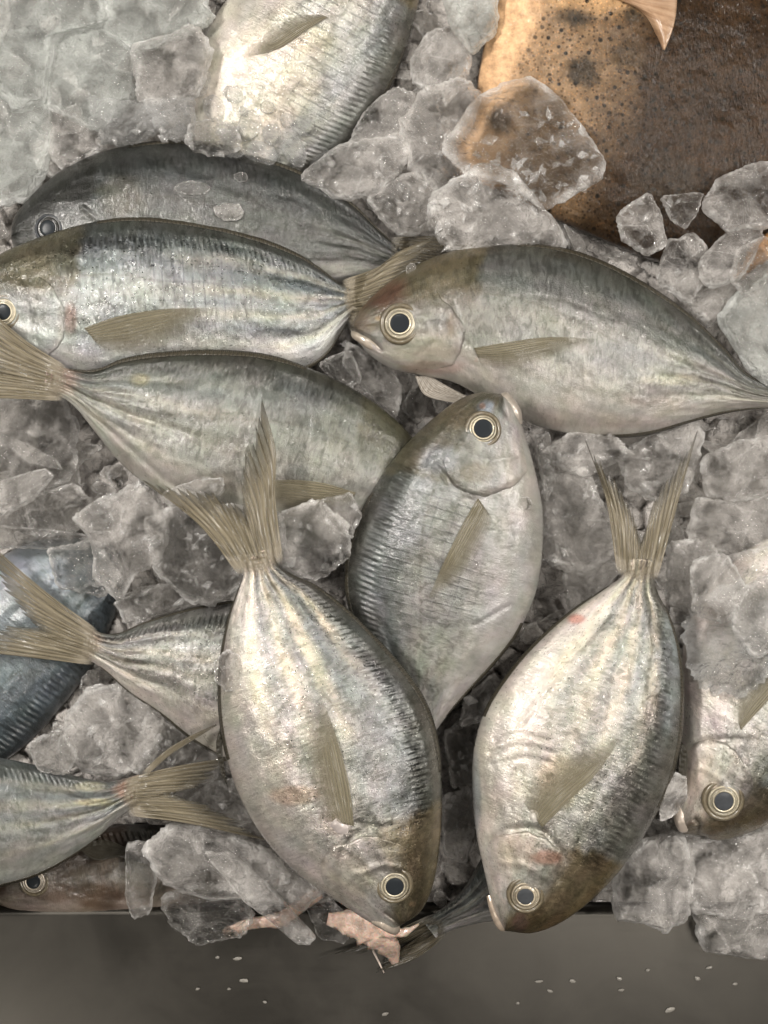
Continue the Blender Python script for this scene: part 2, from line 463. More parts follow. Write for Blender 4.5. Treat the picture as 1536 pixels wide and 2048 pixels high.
M_BED = make_ice("packed_ice", body=(0.76, 0.715, 0.675), clear=0.0, spread=0.0, rough=0.14, bump=1.2)
M_CRUMB = make_ice("ice_crumb", body=(0.90, 0.88, 0.86), clear=0.80, spread=0.2, rough=0.08, bump=0.25)
M_STEEL = make_steel()
M_ORANGE = make_plain("orange_rind", (0.42, 0.22, 0.09), 0.35, 0.5, 0, 0.35, 180, 0.6, 0.001)

# ------------------------------------------------------------------ the steel counter
YE = (1024 - 1816) * PX                               # rear edge of the ledge (photo row 1816)
def make_counter():
    prof = [(-0.75, 0.0)]
    prof += [(YE - 0.004 + 0.004 * math.sin(a), -0.004 + 0.004 * math.cos(a)) for a in np.linspace(0, math.pi / 2, 8)]
    prof += [(YE, -0.03), (YE + 0.004, -0.034), (0.75, -0.034)]
    xs = np.linspace(-0.7, 0.7, 8)
    v = [(x, y, z) for x in xs for (y, z) in prof]
    o = link_mesh("steel_counter", v, [tuple(reversed(f)) for f in grid_faces(len(xs), len(prof))], M_STEEL)
    for p in o.data.polygons:
        p.use_smooth = True
    o["kind"] = "structure"
    o["label"] = "brushed grey steel counter ledge in front of the ice"
    return o
make_counter()

# ------------------------------------------------------------------ fish
FISH_POLY = {}       # outline and mid height, used to keep the ice out of the fish
THICK_U = [0, .02, .05, .10, .17, .25, .36, .5, .62, .74, .84, .92, .97, 1.0]
THICK_T = [.10, .30, .46, .64, .82, .95, 1.0, .97, .84, .62, .42, .29, .22, .10]

class Fish:
    NU, NT_, NB = 230, 104, 20
    def __init__(s, name, label, dorsal, ventral, zh, zt, thick, roll=0.0, group=None, cat="fish",
                 skin=None, tone=1.0, tint=(1, 1, 1), patches=(), lines=(), head=0.30, headcol=(0.15, 0.13, 0.08), grid=0.5, metal=1.0,
                 dorsal_dark=1.0, seed=0, stripes=0.0, bluek=0.8):
        s.__dict__.update(zh=zh, zt=zt, thick=thick, roll=roll, tone=tone, tint=np.array(tint), patches=patches, lines=lines, head=head,
                          headcol=np.array(headcol), gridk=grid, metalk=metal, seed=seed, stripes=stripes, skin=skin or M_SKIN, name=name, dorsal_dark=dorsal_dark, bluek=bluek)
        s.dp = spline(dorsal, 400)
        s.vp = spline(ventral, 400)
        s.L = 0.5 * (np.linalg.norm(np.diff(s.dp, axis=0), axis=1).sum() + np.linalg.norm(np.diff(s.vp, axis=0), axis=1).sum()) * PX
        s.D = np.linalg.norm(s.dp - s.vp, axis=1).max() * PX
        FISH_POLY[name + str(len(FISH_POLY))] = (np.vstack([s.dp, s.vp[::-1]]), min(zh, zt))
        c = 0.5 * (s.dp[200] + s.vp[200])
        s.root = thing("fish", label, cat, P(c[0], c[1], 0.5 * (zh + zt) - thick), group)
        uu = np.linspace(0, 1, 90)[:, None] * np.ones((1, 41)); vv = np.ones((90, 1)) * np.linspace(1, -1, 41)[None]
        s._lu, s._lv = uu.ravel(), vv.ravel()
        s._lp = s.S(s._lu, s._lv)
        s._lpx = unP(s._lp)
        s.build_body()

    def base(s, u, v):
        """point on the mid plane and local half thickness"""
        k = u * 399
        ix = np.arange(400)
        d = np.stack([np.interp(k, ix, s.dp[:, a]) for a in (0, 1)], -1)
        e = np.stack([np.interp(k, ix, s.vp[:, a]) for a in (0, 1)], -1)
        q = (d + e) / 2 + (d - e) / 2 * v[..., None]
        z = s.zh + (s.zt - s.zh) * u + s.roll * v * np.linalg.norm(d - e, axis=-1) * PX / s.D
        return q, z

    def disp(s, u, v, q):
        w = np.zeros_like(u)
        # folds of muscle towards the tail
        tail = sstep(0.55, 0.8, u) * (1 - sstep(0.97, 1.0, u))
        for c0 in (-0.45, -0.12, 0.22, 0.55):
            w -= 0.0004 * tail * np.exp(-((v - c0) / 0.07) ** 2)
        w += 0.0012 * tail * np.exp(-((v - 0.05) / 0.3) ** 2)
        # row of scutes under the back
        sc = np.exp(-((v - 0.76) / 0.085) ** 2) * sstep(0.25, 0.33, u) * (1 - sstep(0.93, 0.99, u))
        w += 0.0008 * sc * np.sin(u * s.L / 0.0030 * 2 * np.pi + v * 12)
        w += 0.00035 * np.exp(-((v - 0.88) / 0.05) ** 2) * sstep(0.2, 0.3, u)
        # gentle dents
        w += 0.0019 * fbm(u * 4.2, v * 1.9, s.seed * 3.7, 3, s.seed)
        w += 0.0005 * fbm(u * 13 + v * 3, v * 4, s.seed * 5.1, 2, s.seed + 8)
        w += 0.00022 * fbm(u * 46, v * 16, s.seed * 1.7, 3, s.seed + 3)
        for pts, wd, dep, dk in s.lines:
            w -= dep * np.exp(-(segdist(pts, q[..., 0], q[..., 1]) / wd) ** 2)
        return w * np.clip((1 - np.abs(v)) * 7, 0, 1)

    def S(s, u, v, lift=0.0, lower=False, detail=True):
        q, z = s.base(u, v)
        t = s.thick * np.interp(u, THICK_U, THICK_T)
        w = t * np.clip(1 - np.abs(v) ** 2.15, 0, 1) ** 0.62
        if lower:
            z = z - w * 0.9
        else:
            z = z + w + lift
            if detail:
                z = z + s.disp(u, v, q)
        k = PX * (CAMH - z) / CAMH
        return np.stack([(q[..., 0] - 768) * k, (1024 - q[..., 1]) * k, z], -1)

    def find(s, px, py):
        i = np.argmin((s._lpx[:, 0] - px) ** 2 + (s._lpx[:, 1] - py) ** 2)
        return s._lu[i], s._lv[i], s._lp[i]

    def height(s, x, y):
        """height of the flank under photo pixels (x,y), the edge height outside"""
        sh = np.shape(x); x = np.ravel(x); y = np.ravel(y)
        r = np.empty(len(x))
        for a in range(0, len(x), 400):
            d = (s._lpx[None, :, 0] - x[a:a + 400, None]) ** 2 + (s._lpx[None, :, 1] - y[a:a + 400, None]) ** 2
            n = np.argpartition(d, 4, axis=1)[:, :4]
            w = 1 / (np.take_along_axis(d, n, 1) + 2.0)
            r[a:a + 400] = (w * s._lp[n, 2]).sum(1) / w.sum(1)
        return r.reshape(sh)

    def pigment(s, u, v, q):
        n1 = fbm(u * 9, v * 3.5, s.seed * 2.1, 4, s.seed + 5)
        n2 = fbm(u * 26, v * 10, s.seed * 2.9, 3, s.seed + 9)
        mid = np.array([0.47, 0.47, 0.45]); bel = np.array([0.68, 0.655, 0.63]); dor = np.array([0.085, 0.085, 0.072]); blue = np.array([0.215, 0.235, 0.245])
        vn = v + 0.10 * n1
        b = sstep(0.05, -0.75, vn)[..., None]
        c = mid * (1 - b) + bel * b
        k = (s.bluek * sstep(0.12, 0.62, vn))[..., None]
        c = c * (1 - k) + blue * k
        k = (s.dorsal_dark * sstep(0.66, 0.97, v + 0.05 * n2))[..., None]
        c = c * (1 - k) + dor * k
        # olive shield over head and nape, ending in a clear line behind the nape
        hx = u + 0.02 * n2
        edge = s.head + 0.03 * (v - 0.5)
        k = (sstep(-0.05, 0.5, v + 0.25 * n1 + 0.5 * sstep(0.16, 0.05, u)) * (1 - sstep(edge - 0.012, edge + 0.012, hx)) * 0.88)[..., None]
        c = c * (1 - k) + s.headcol * k
        tick = ((0.28 if s.tone > 0.85 else 0.5) * np.exp(-((v - 0.77) / 0.07) ** 2) * sstep(s.head, s.head + 0.04, u) * (1 - sstep(0.92, 0.98, u)) * sstep(0.2, 0.9, np.sin(u * s.L / 0.0030 * 2 * np.pi + v * 12 + 2.2)))[..., None]
        c = c * (1 - tick) + dor * tick
        # lateral line
        ll = 0.36 - 0.30 * sstep(0.35, 0.75, u)
        k = (0.4 * np.exp(-((v - ll) / 0.014) ** 2) * sstep(s.head - 0.03, s.head + 0.03, u))[..., None]
        c = c * (1 - k) + np.array([0.17, 0.15, 0.10]) * k
        # gold and blue tail stripes, with metallic highlights painted into the gold
        tl = sstep(0.42, 0.72, u)
        for c0, cc in ((-0.52, (0.72, 0.65, 0.50)), (-0.30, (0.22, 0.24, 0.27)), (-0.10, (0.74, 0.67, 0.52)), (0.07, (0.26, 0.28, 0.30)), (0.22, (0.72, 0.65, 0.50)), (0.40, (0.20, 0.235, 0.26)), (0.60, (0.66, 0.59, 0.47))):
            k = (s.stripes * tl * np.exp(-((v - c0 + 0.07 * n2 + 0.08 * n1) / 0.075) ** 2) * np.clip(0.75 + 0.8 * n2, 0.2, 1))[..., None]
            c = c * (1 - k) + np.array(cc) * k
        c = c * (1 + 0.16 * n1 + 0.10 * n2)[..., None]
        for (px, py, rx, ry, col, kk) in s.patches:
            d = np.hypot((q[..., 0] - px) / rx, (q[..., 1] - py) / ry) + 0.25 * n2 + 0.2 * n1
            k = (kk * (1 - sstep(0.45, 1.1, d)))[..., None]
            c = c * (1 - k) + np.array(col) * k
        for pts, wd, dep, dk in s.lines:  # crease darkening: some dark membrane, some shade put into the colour
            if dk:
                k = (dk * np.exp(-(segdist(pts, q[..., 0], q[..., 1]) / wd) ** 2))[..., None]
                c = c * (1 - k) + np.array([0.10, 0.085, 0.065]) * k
        c = np.clip(c * s.tone * s.tint, 0.004, 0.85)
        g = s.gridk * sstep(s.head, s.head + 0.05, u) * (1 - sstep(0.62, 0.75, u)) * sstep(-0.55, -0.2, vn) * (1 - sstep(0.6, 0.75, v)) * np.clip(0.6 + 0.9 * n1, 0, 1)
        sc = np.clip(0.25 + 0.85 * sstep(-0.75, -0.15, vn) - 0.3 * (1 - sstep(s.head - 0.05, s.head, u)), 0.1, 1)
        me = s.metalk * (0.55 + 0.5 * sstep(-0.9, -0.1, v)) * (1 - 0.75 * sstep(0.72, 0.95, v)) * (1 - 0.35 * (1 - sstep(s.head - 0.05, s.head, u)))
        return c, np.stack([g, sc, me], -1)

    def uv(s, u, v):
        return np.stack([u * s.L * 100, v * s.D * 50], -1)

    def build_body(s):
        nu, nt, nb = s.NU, s.NT_, s.NB
        ug = np.linspace(0, 1, nu) ** 1.12
        vt = np.cos(np.linspace(0, np.pi, nt)); vt = 0.55 * vt + 0.45 * np.linspace(1, -1, nt)
        vb = np.cos(np.linspace(np.pi, 0, nb + 2))[1:-1]
        U, V = np.meshgrid(ug, vt, indexing='ij')
        top = s.S(U, V)
        qt, _ = s.base(U, V)
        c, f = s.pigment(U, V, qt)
        U2, V2 = np.meshgrid(ug, vb, indexing='ij')
        bot = s.S(U2, V2, lower=True)
        q2, _ = s.base(U2, V2)
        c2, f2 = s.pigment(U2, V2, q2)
        vv = np.concatenate([top, bot], 1); n = vv.shape[1]
        cc = np.concatenate([c, c2], 1); ff = np.concatenate([f, f2], 1)
        uv = np.concatenate([s.uv(U, V), s.uv(U2, V2)], 1)
        faces = grid_faces(nu, n, wrap=True)
        faces.append(tuple(range((nu - 1) * n, nu * n))[::-1])
        s.body = link_mesh("body", vv.reshape(-1, 3), faces, s.skin, s.root, loc=np.array(world_loc(s.root)), uv=uv.reshape(-1, 2), col=cc.reshape(-1, 3), fx=ff.reshape(-1, 3))

    def eye(s, px, py, r, rp, gaze=(0, 0), iris=None, pupil=None, rim=None):
        """bulging eye: rim and iris and a pupil"""
        u, v, p = s.find(px, py)
        eps = 0.03
        a = s.S(np.array([u - eps, u + eps, u, u]), np.array([v, v, v - 0.1, v + 0.1]), detail=False)
        n = np.cross(a[1] - a[0], a[3] - a[2]); n = n / np.linalg.norm(n)
        if n[2] < 0: n = -n
        n = n * 0.55 + np.array([0, 0, 0.45]); n /= np.linalg.norm(n)
        X = np.cross([0, 1, 0], n); X /= np.linalg.norm(X); Y = np.cross(n, X)
        r_, rp_ = r * PX * 0.95, rp * PX * 0.95
        k0 = P(px, py, p[2])
        def lathe(name, prof, mat, parent, cx=0, cy=0, n_=48, squash=1.0):
            th = np.linspace(0, 2 * np.pi, n_, endpoint=False)
            vs = [k0 + (X * (math.cos(t) * q[0] + cx) + Y * (math.sin(t) * q[0] * squash + cy)) + n * q[1] for q in prof for t in th]
            cl = None
            if len(prof[0]) > 2:
                cl = np.array([np.array(q[2]) * (1 + 0.25 * math.sin(t + px)) for q in prof for t in th])
            f = grid_faces(len(prof), n_, wrap=True)
            f.append(tuple(range((len(prof) - 1) * n_, len(prof) * n_)))
            return link_mesh(name, vs, f, mat, parent, loc=k0, col=cl)
        prof = [(r_ * 1.34, -0.0022), (r_ * 1.30, -0.0004), (r_ * 1.22, 0.0004), (r_ * 1.12, 0.0005), (r_ * 1.03, 0.0000), (r_ * 0.98, -0.0007)]
        lathe("eye_rim", prof, rim or M_RIM, s.root, squash=1.02)
        base = np.array(iris or (0.39, 0.35, 0.26))
        hi, lo, dk = base * 1.25, base * 0.75, base * 0.35
        prof = [(r_ * 1.03, -0.0010, dk), (r_ * 0.99, 0.0004, lo), (r_ * 0.94, 0.0009, hi), (r_ * 0.88, 0.0011, base), (r_ * 0.84, 0.0010, dk), (r_ * 0.80, 0.0009, lo),
                (r_ * 0.72, 0.0012, base), (rp_ * 1.22, 0.0014, lo), (rp_ * 1.13, 0.0015, hi), (rp_ * 1.03, 0.0015, hi), (rp_ * 0.99, 0.0012, dk), (0.0002, 0.0011, dk)]
        e = lathe("eye", prof, M_EYE, s.root)
        gx, gy = gaze[0] * PX, gaze[1] * PX
        prof = [(rp_ * 1.0, 0.0010), (rp_ * 0.99, 0.0014), (rp_ * 0.9, 0.0015), (rp_ * 0.5, 0.0016), (0.0002, 0.0016)]
        lathe("pupil", prof, pupil or M_PUPIL, e, gx, gy)
        return e

    def gill(s, px, py, u0=0.10, vlo=-0.86, vhi=0.42, lift=0.0011):
        """gill cover: a thin plate with a free rear edge"""
        ug, vg, _ = s.find(px, py)
        na, nb = 46, 60
        A, B = np.meshgrid(np.linspace(0, 1, na), np.linspace(0, 1, nb), indexing='ij')
        V = vhi + (vlo - vhi) * B
        rear = ug - (ug - u0) * 0.62 * np.abs((V - vg) / np.where(V > vg, vhi - vg + 0.25, vg - vlo + 0.12)) ** 2.2
        rear = rear + 0.012 * fbm(V * 4, V * 0, s.seed, 3, s.seed + 61)
        U = u0 + (rear - u0) * A
        q, _ = s.base(U, V)
        lf = lift * (0.75 + 0.4 * fbm(B * 5, A * 2, s.seed, 2, s.seed + 62)) * sstep(0.25, 0.9, A) * sstep(0, 0.38, B) * sstep(0, 0.12, 1 - B) + 0.00008
        lf = lf - 0.0011 * (A > 0.985)
        # pre-opercle ridge
        lf = lf + 0.0006 * np.exp(-((A - 0.56) / 0.05) ** 2) * np.clip(np.minimum(B, 1 - B) * 6, 0, 1)
        p = s.S(U, V, lift=lf)
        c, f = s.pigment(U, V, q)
        k = (np.exp(-((A - 0.95) / 0.05) ** 2) * 0.35 * sstep(0.1, 0.5, B))[..., None]
        c = c * (1 - k) + np.array([0.62, 0.55, 0.48]) * s.tone * k
        o = link_mesh("gill_cover", p.reshape(-1, 3), grid_faces(na, nb), s.skin, s.root, loc=np.array(world_loc(s.root)), uv=s.uv(U, V).reshape(-1, 2), col=c.reshape(-1, 3), fx=f.reshape(-1, 3))
        return o

    def jaw(s, pts, width, mat=None, z=None, col=(0.5, 0.46, 0.40), name="lower_jaw", sink=0.0):
        """lower jaw: a tapering rounded bar along pts (photo pixels) from the corner of the mouth to the chin tip"""
        c = spline(pts, 26)
        ht = s.height(c[:, 0], c[:, 1])
        ht = np.polyval(np.polyfit(np.linspace(0, 1, 26), ht, 2), np.linspace(0, 1, 26))
        n = 18
        th = np.linspace(0, 2 * np.pi, n, endpoint=False)
        vs, uv = [], []
        for i, (a, b) in enumerate(c):
            t = i / 25
            w = width * (0.45 + 0.75 * math.sin(math.pi * min(1, t * 0.62 + 0.18))) * (1 if t < 0.86 else math.sqrt(max(0.02, 1 - ((t - 0.86) / 0.14) ** 2)))
            d = c[min(25, i + 1)] - c[max(0, i - 1)]; d = d / (np.linalg.norm(d) + 1e-9); nn = np.array([-d[1], d[0]])
            zc = ht[i] - 0.0022 * (1 - t) - 0.0012 - sink
            for tt in th:
                q = np.array([a, b]) + nn * math.cos(tt) * w
                vs.append(P(q[0], q[1], zc + math.sin(tt) * w * PX * 0.8))
                uv.append((t * 0.25 + s.seed, tt * 0.08))
        f = grid_faces(26, n, wrap=True); f.append(tuple(range(25 * n, 26 * n)))
        N = len(vs)
        cc = np.array(col) * s.tone * (1 + 0.2 * fbm(np.arange(N) * 0.05, np.zeros(N), 0, 3, s.seed))[:, None]
        return link_mesh(name, vs, f, s.skin, s.root, loc=np.array(world_loc(s.root)), uv=uv, col=cc, fx=np.tile([0.0, 0, 0.4], (N, 1)))

    def fin_sheet(s, name, lead, trail, mat, lift=0.0006, rise=0.0008, n=40, m=34, ragged=0.04, z=None, parent=None, rays=14, bumpz=0.00022, droop=0.0):
        """fin between two edges that both start at the root and end at the tip (photo pixels)"""
        a, b = spline(lead, n), spline(trail, n)
        K, T = np.meshgrid(np.linspace(0, 1, m), np.linspace(0, 1, n), indexing='ij')
        q = a[None] * (1 - K[..., None]) + b[None] * K[..., None]
        if ragged:
            rg = RNG.random(m) ** 2 * ragged
            T2 = T * (1 - rg[:, None] * np.linspace(0.2, 1, m)[:, None])
            idx = T2 * (n - 1)
            ii = np.arange(n)
            for r in range(m):
                for ax in (0, 1):
                    q[r, :, ax] = np.interp(idx[r], ii, q[r, :, ax].copy())
        zz = (s.height(q[..., 0], q[..., 1]) if z is None else z + 0 * K)
        zz = zz + lift + rise * T * (1 - 0.6 * K) - droop * T ** 2 + bumpz * np.sin(K * rays * 2 * np.pi) * np.sin(np.pi * np.clip(T * 1.2, 0, 1)) + 0.0006 * fbm(K * 3, T * 3, s.seed, 2, s.seed + 2)
        kk = PX * (CAMH - zz) / CAMH
        p = np.stack([(q[..., 0] - 768) * kk, (1024 - q[..., 1]) * kk, zz], -1)
        uv = np.stack([K, T], -1)
        return solid_sheet(name, p, uv, mat, parent or s.root, 0.00025)

    def edge_fin(s, name, side, u0, u1, h, mat=None, lift=0.0, spiny=0.5):
        """fin folded along the back (side=1) or belly (side=-1); h = height in photo pixels"""
        n, m = 130, 7
        U = np.linspace(u0, u1, n)
        q, z = s.base(U, np.full(n, float(side)))
        qi, zi = s.base(U, np.full(n, side * 0.97))
        d = q - qi; d = d / (np.linalg.norm(d, axis=1)[:, None] + 1e-9)
        prof = np.sin(np.pi * np.clip((U - u0) / (u1 - u0), 0, 1)) ** 0.5
        h = h * 0.42; saw = 1 + 0.10 * spiny * (np.abs(((U - u0) / (u1 - u0) * 24) % 1 - 0.5) * 2 - 0.5) + 0.3 * fbm(U * 9, U * 0, s.seed, 2, s.seed + 31)
        ln = h * prof * saw
        p = []; uv = []
        zin = s.S(U, np.full(n, side * 0.97))[:, 2]
        for j in range(m):
            t = j / (m - 1)
            qq = qi + d * (t * (ln + np.linalg.norm(q - qi, axis=1)))[:, None]
            zz = zin * (1 - t) + (z + lift) * t + 0.0003 + 0.0004 * math.sin(t * math.pi)
            kk = PX * (CAMH - zz) / CAMH
            p.append(np.stack([(qq[:, 0] - 768) * kk, (1024 - qq[:, 1]) * kk, zz], -1))
            uv.append(np.stack([(U - u0) / (u1 - u0), np.full(n, t)], -1))
        return solid_sheet(name, np.stack(p), np.stack(uv), mat or M_FIN_D, s.root, 0.0004)

    def tail(s, tip_d, fork, tip_v, mat=None, lead_d=None, lead_v=None, z=None, droop=0.0, extra=(), rays=9, zfn=None):
        """forked tail fin: two lobes of rays fanning from the wrist of the tail"""
        bd, bv = s.dp[-24], s.vp[-24]
        bd2, bv2 = s.dp[-14], s.vp[-14]
        cen = (bd + bv) / 2
        zt = (s.zt if z is None else z)
        o_parts = []
        for (root_o, tip, lead, sd) in ((bd, tip_d, lead_d, 1), (bv, tip_v, lead_v, 2)):
            lead_pts = [root_o] + (lead or []) + [tip]
            # straight run for the inner rays
            ld = spline(lead_pts, 60)
            n, m = 56, 60
            fork_ = np.array(fork, float); tip_ = np.array(tip, float)
            K = np.linspace(0, 1, m); T = np.linspace(0, 1, n)
            root = root_o[None] * (1 - K[:, None] * 1.05) + cen[None] * K[:, None] * 1.05
            # trailing edge from tip to fork, concave
            mid = tip_ * 0.42 + fork_ * 0.58 + (tip_ * 0.42 + fork_ * 0.58 - (np.array(ld[30]) * 0.5 + cen * 0.5)) * 0.02 + ((np.array(tip_d) + np.array(tip_v)) / 2 - (tip_ + fork_) / 2) * 0.17
            te = spline([tip_, mid, fork_], m)
            q = np.zeros((m, n, 2))
            rg = RNG.random(11)
            for i, k in enumerate(K):
                # shape of the leading edge, blended away towards the centre
                chord = ld[0][None] * (1 - T[:, None]) + ld[-1][None] * T[:, None]
                bend = np.stack([np.interp(T, np.linspace(0, 1, 60), ld[:, a]) for a in (0, 1)], 1) - chord
                teeth = min(1.0, k * 9) * 0.10 * (((k * 10.999) % 1) ** 1.5) * (1 if k < 0.93 else 0.3) + min(1.0, k * 9) * (0.08 * rg[int(k * 10)] + 0.025 * RNG.random())
                end = te[i] + (root[i] - te[i]) * teeth * sstep(0.0, 0.06, np.array(k))
                q[i] = root[i][None] * (1 - T[:, None]) + end[None] * T[:, None] + bend * (1 - k) ** 1.3
            KK, TT = np.meshgrid(K, T, indexing='ij')
            zz = zt + 0.0008 * (1 - TT) + 0.00022 * np.sin(KK * rays * 2 * np.pi) * (1 - 0.5 * TT) - droop * TT ** 1.5 + 0.0016 * fbm(KK * 2 + sd * 5, TT * 3, s.seed, 2, s.seed + sd)
            if sd == 2: zz = zz - 0.0004
            hb = s.height(q[:, :24, 0], q[:, :24, 1])
            w_ = 1 - sstep(0.16, 0.36, TT[:, :24])
            zz[:, :24] = zz[:, :24] * (1 - w_) + (hb + 0.0004) * w_
            kk = PX * (CAMH - zz) / CAMH
            p = np.stack([(q[..., 0] - 768) * kk, (1024 - q[..., 1]) * kk, zz], -1)
            o_parts.append(solid_sheet("tail_lobe", p, np.stack([KK * 0.5, TT], -1), mat or M_FIN, s.root, 0.0003))
        for e in extra:
            s.fin_sheet("fin_ray", e[0], e[1], mat or M_FIN, z=zt, lift=0.001, rise=0.0, n=30, m=6, ragged=0, rays=2)
        return o_parts

def solid_sheet(name, p, uv, mat, parent, th):
    """thin sheet with real thickness; p is (m,n,3)"""
    m, n = p.shape[:2]
    a = p.reshape(-1, 3); b = a - np.array([0, 0, th])
    N = m * n
    f = grid_faces(m, n)
    f2 = [tuple(i + N for i in reversed(q)) for q in f]
    side = []
    ring = [j for j in range(n)] + [i * n + n - 1 for i in range(1, m)] + [(m - 1) * n + j for j in range(n - 2, -1, -1)] + [i * n for i in range(m - 2, 0, -1)]
    for i in range(len(ring)):
        x, y = ring[i], ring[(i + 1) % len(ring)]
        side.append((x, x + N, y + N, y))
    uv2 = np.vstack([uv.reshape(-1, 2)] * 2)
    return link_mesh(name, np.vstack([a, b]), f + f2 + side, mat, parent, loc=np.array(world_loc(parent)), uv=uv2)

FISHES = "fish laid out on the crushed ice"
OLIVE = (0.15, 0.13, 0.08)

# A: dark fish at the upper left, half covered by the next one
A = Fish("A", "dark grey fish at the back of the stack, arched under another fish",
         [(22, 476), (26, 440), (58, 395), (110, 350), (180, 312), (260, 290), (350, 282), (440, 292), (530, 318), (620, 355), (700, 405), (760, 462), (815, 510)],
         [(22, 478), (40, 520), (110, 570), (220, 605), (340, 620), (450, 615), (560, 600), (640, 580), (710, 562), (770, 556), (825, 550)],
         0.012, 0.014, 0.015, group=FISHES, skin=M_SKIN_MATT, tone=0.21, tint=(0.97, 1.0, 0.97), grid=0.15, metal=0.7, seed=1, head=0.26, headcol=(0.06, 0.06, 0.045), dorsal_dark=0.9,
         patches=[(240, 400, 60, 50, (0.42, 0.40, 0.28), 0.6), (690, 540, 90, 16, (0.95, 0.93, 0.8), 0.7)],
         lines=[([(165, 415), (195, 440), (205, 470)], 6, 0.0008, 0.35)])
A.eye(97, 457, 23, 16, iris=(0.022, 0.021, 0.018), rim=M_PUPIL_GREY)
A.edge_fin("dorsal_fin", 1, 0.34, 0.96, 9)
A.tail((930, 470), (885, 535), (930, 610), M_FIN_T, z=0.012)

# B: silver fish whose head leaves the frame on the left
B = Fish("B", "silver fish with its head cut by the left border, against the dark arched fish",
         [(-48, 600), (-35, 545), (0, 508), (70, 478), (140, 455), (210, 440), (290, 437), (400, 450), (500, 474), (590, 508), (640, 538), (680, 567), (705, 578), (720, 576)],
         [(-48, 606), (-40, 650), (0, 700), (70, 745), (160, 770), (290, 780), (420, 770), (530, 755), (600, 740), (650, 710), (685, 660), (706, 628), (726, 612)],
         0.024, 0.024, 0.016, roll=0.002, group=FISHES, tone=0.68, tint=(0.95, 1.0, 1.02), grid=1.0, seed=2, head=0.315, stripes=0.55,
         patches=[(60, 540, 60, 60, (0.22, 0.19, 0.12), 0.7), (140, 640, 16, 40, (0.42, 0.26, 0.22), 0.7), (185, 690, 45, 26, (0.62, 0.62, 0.62), 0.6)],
         lines=[([(50, 560), (60, 620), (70, 680)], 7, 0.0006, 0.2)])
B.eye(8, 624, 27, 16)
B.gill(128, 640)
B.jaw([(140, 668), (160, 676), (180, 684), (200, 690)], 20, col=(0.55, 0.50, 0.47), name="fin_base", sink=0.0030)
B.fin_sheet("pectoral_fin", [(168, 656), (240, 632), (330, 618), (440, 615)], [(205, 702), (275, 712), (350, 682), (440, 617)], M_FIN_P)
B.edge_fin("dorsal_fin", 1, 0.36, 0.95, 12)
B.edge_fin("anal_fin", -1, 0.62, 0.95, 12)
B.tail((874, 472), (790, 575), (860, 660), M_FIN, lead_d=[(752, 536), (800, 502)], z=0.030)

# C: grey fish with its tail at the left border
C = Fish("C", "grey-green fish with a pinkish tail root, its head tucked under the central fish",
         [(872, 990), (862, 940), (835, 888), (800, 848), (750, 806), (680, 763), (600, 730), (520, 711), (430, 706), (340, 709), (250, 722), (190, 742), (140, 738), (95, 722)],
         [(872, 996), (850, 1045), (780, 1085), (690, 1098), (600, 1092), (500, 1070), (400, 1032), (320, 988), (250, 935), (195, 870), (155, 820), (125, 796), (85, 788)],
         0.036, 0.040, 0.016, roll=0.003, group=FISHES, skin=M_SKIN_MATT, tone=0.54, tint=(1.0, 1.01, 0.94), grid=0.3, metal=0.8, seed=3, head=0.27, headcol=(0.13, 0.125, 0.075), stripes=0.25,
         patches=[(110, 755, 55, 45, (0.72, 0.52, 0.45), 0.75), (280, 760, 26, 16, (0.62, 0.50, 0.30), 0.55), (700, 850, 70, 60, (0.30, 0.30, 0.24), 0.4)],
         lines=[([(150, 800), (240, 880), (330, 960), (430, 1010)], 7, 0.0007, 0.1), ([(140, 780), (260, 830), (390, 870)], 8, 0.0005, 0.0)])
C.edge_fin("dorsal_fin", 1, 0.42, 0.95, 16)
C.fin_sheet("pectoral_fin", [(712, 985), (640, 965), (560, 960), (470, 975)], [(705, 1000), (640, 1030), (560, 1020), (470, 985)], M_FIN_P, lift=0.002)
C.tail((-75, 565), (-45, 735), (-120, 802), lead_d=[(40, 672)], lead_v=[(0, 797)], z=0.041)

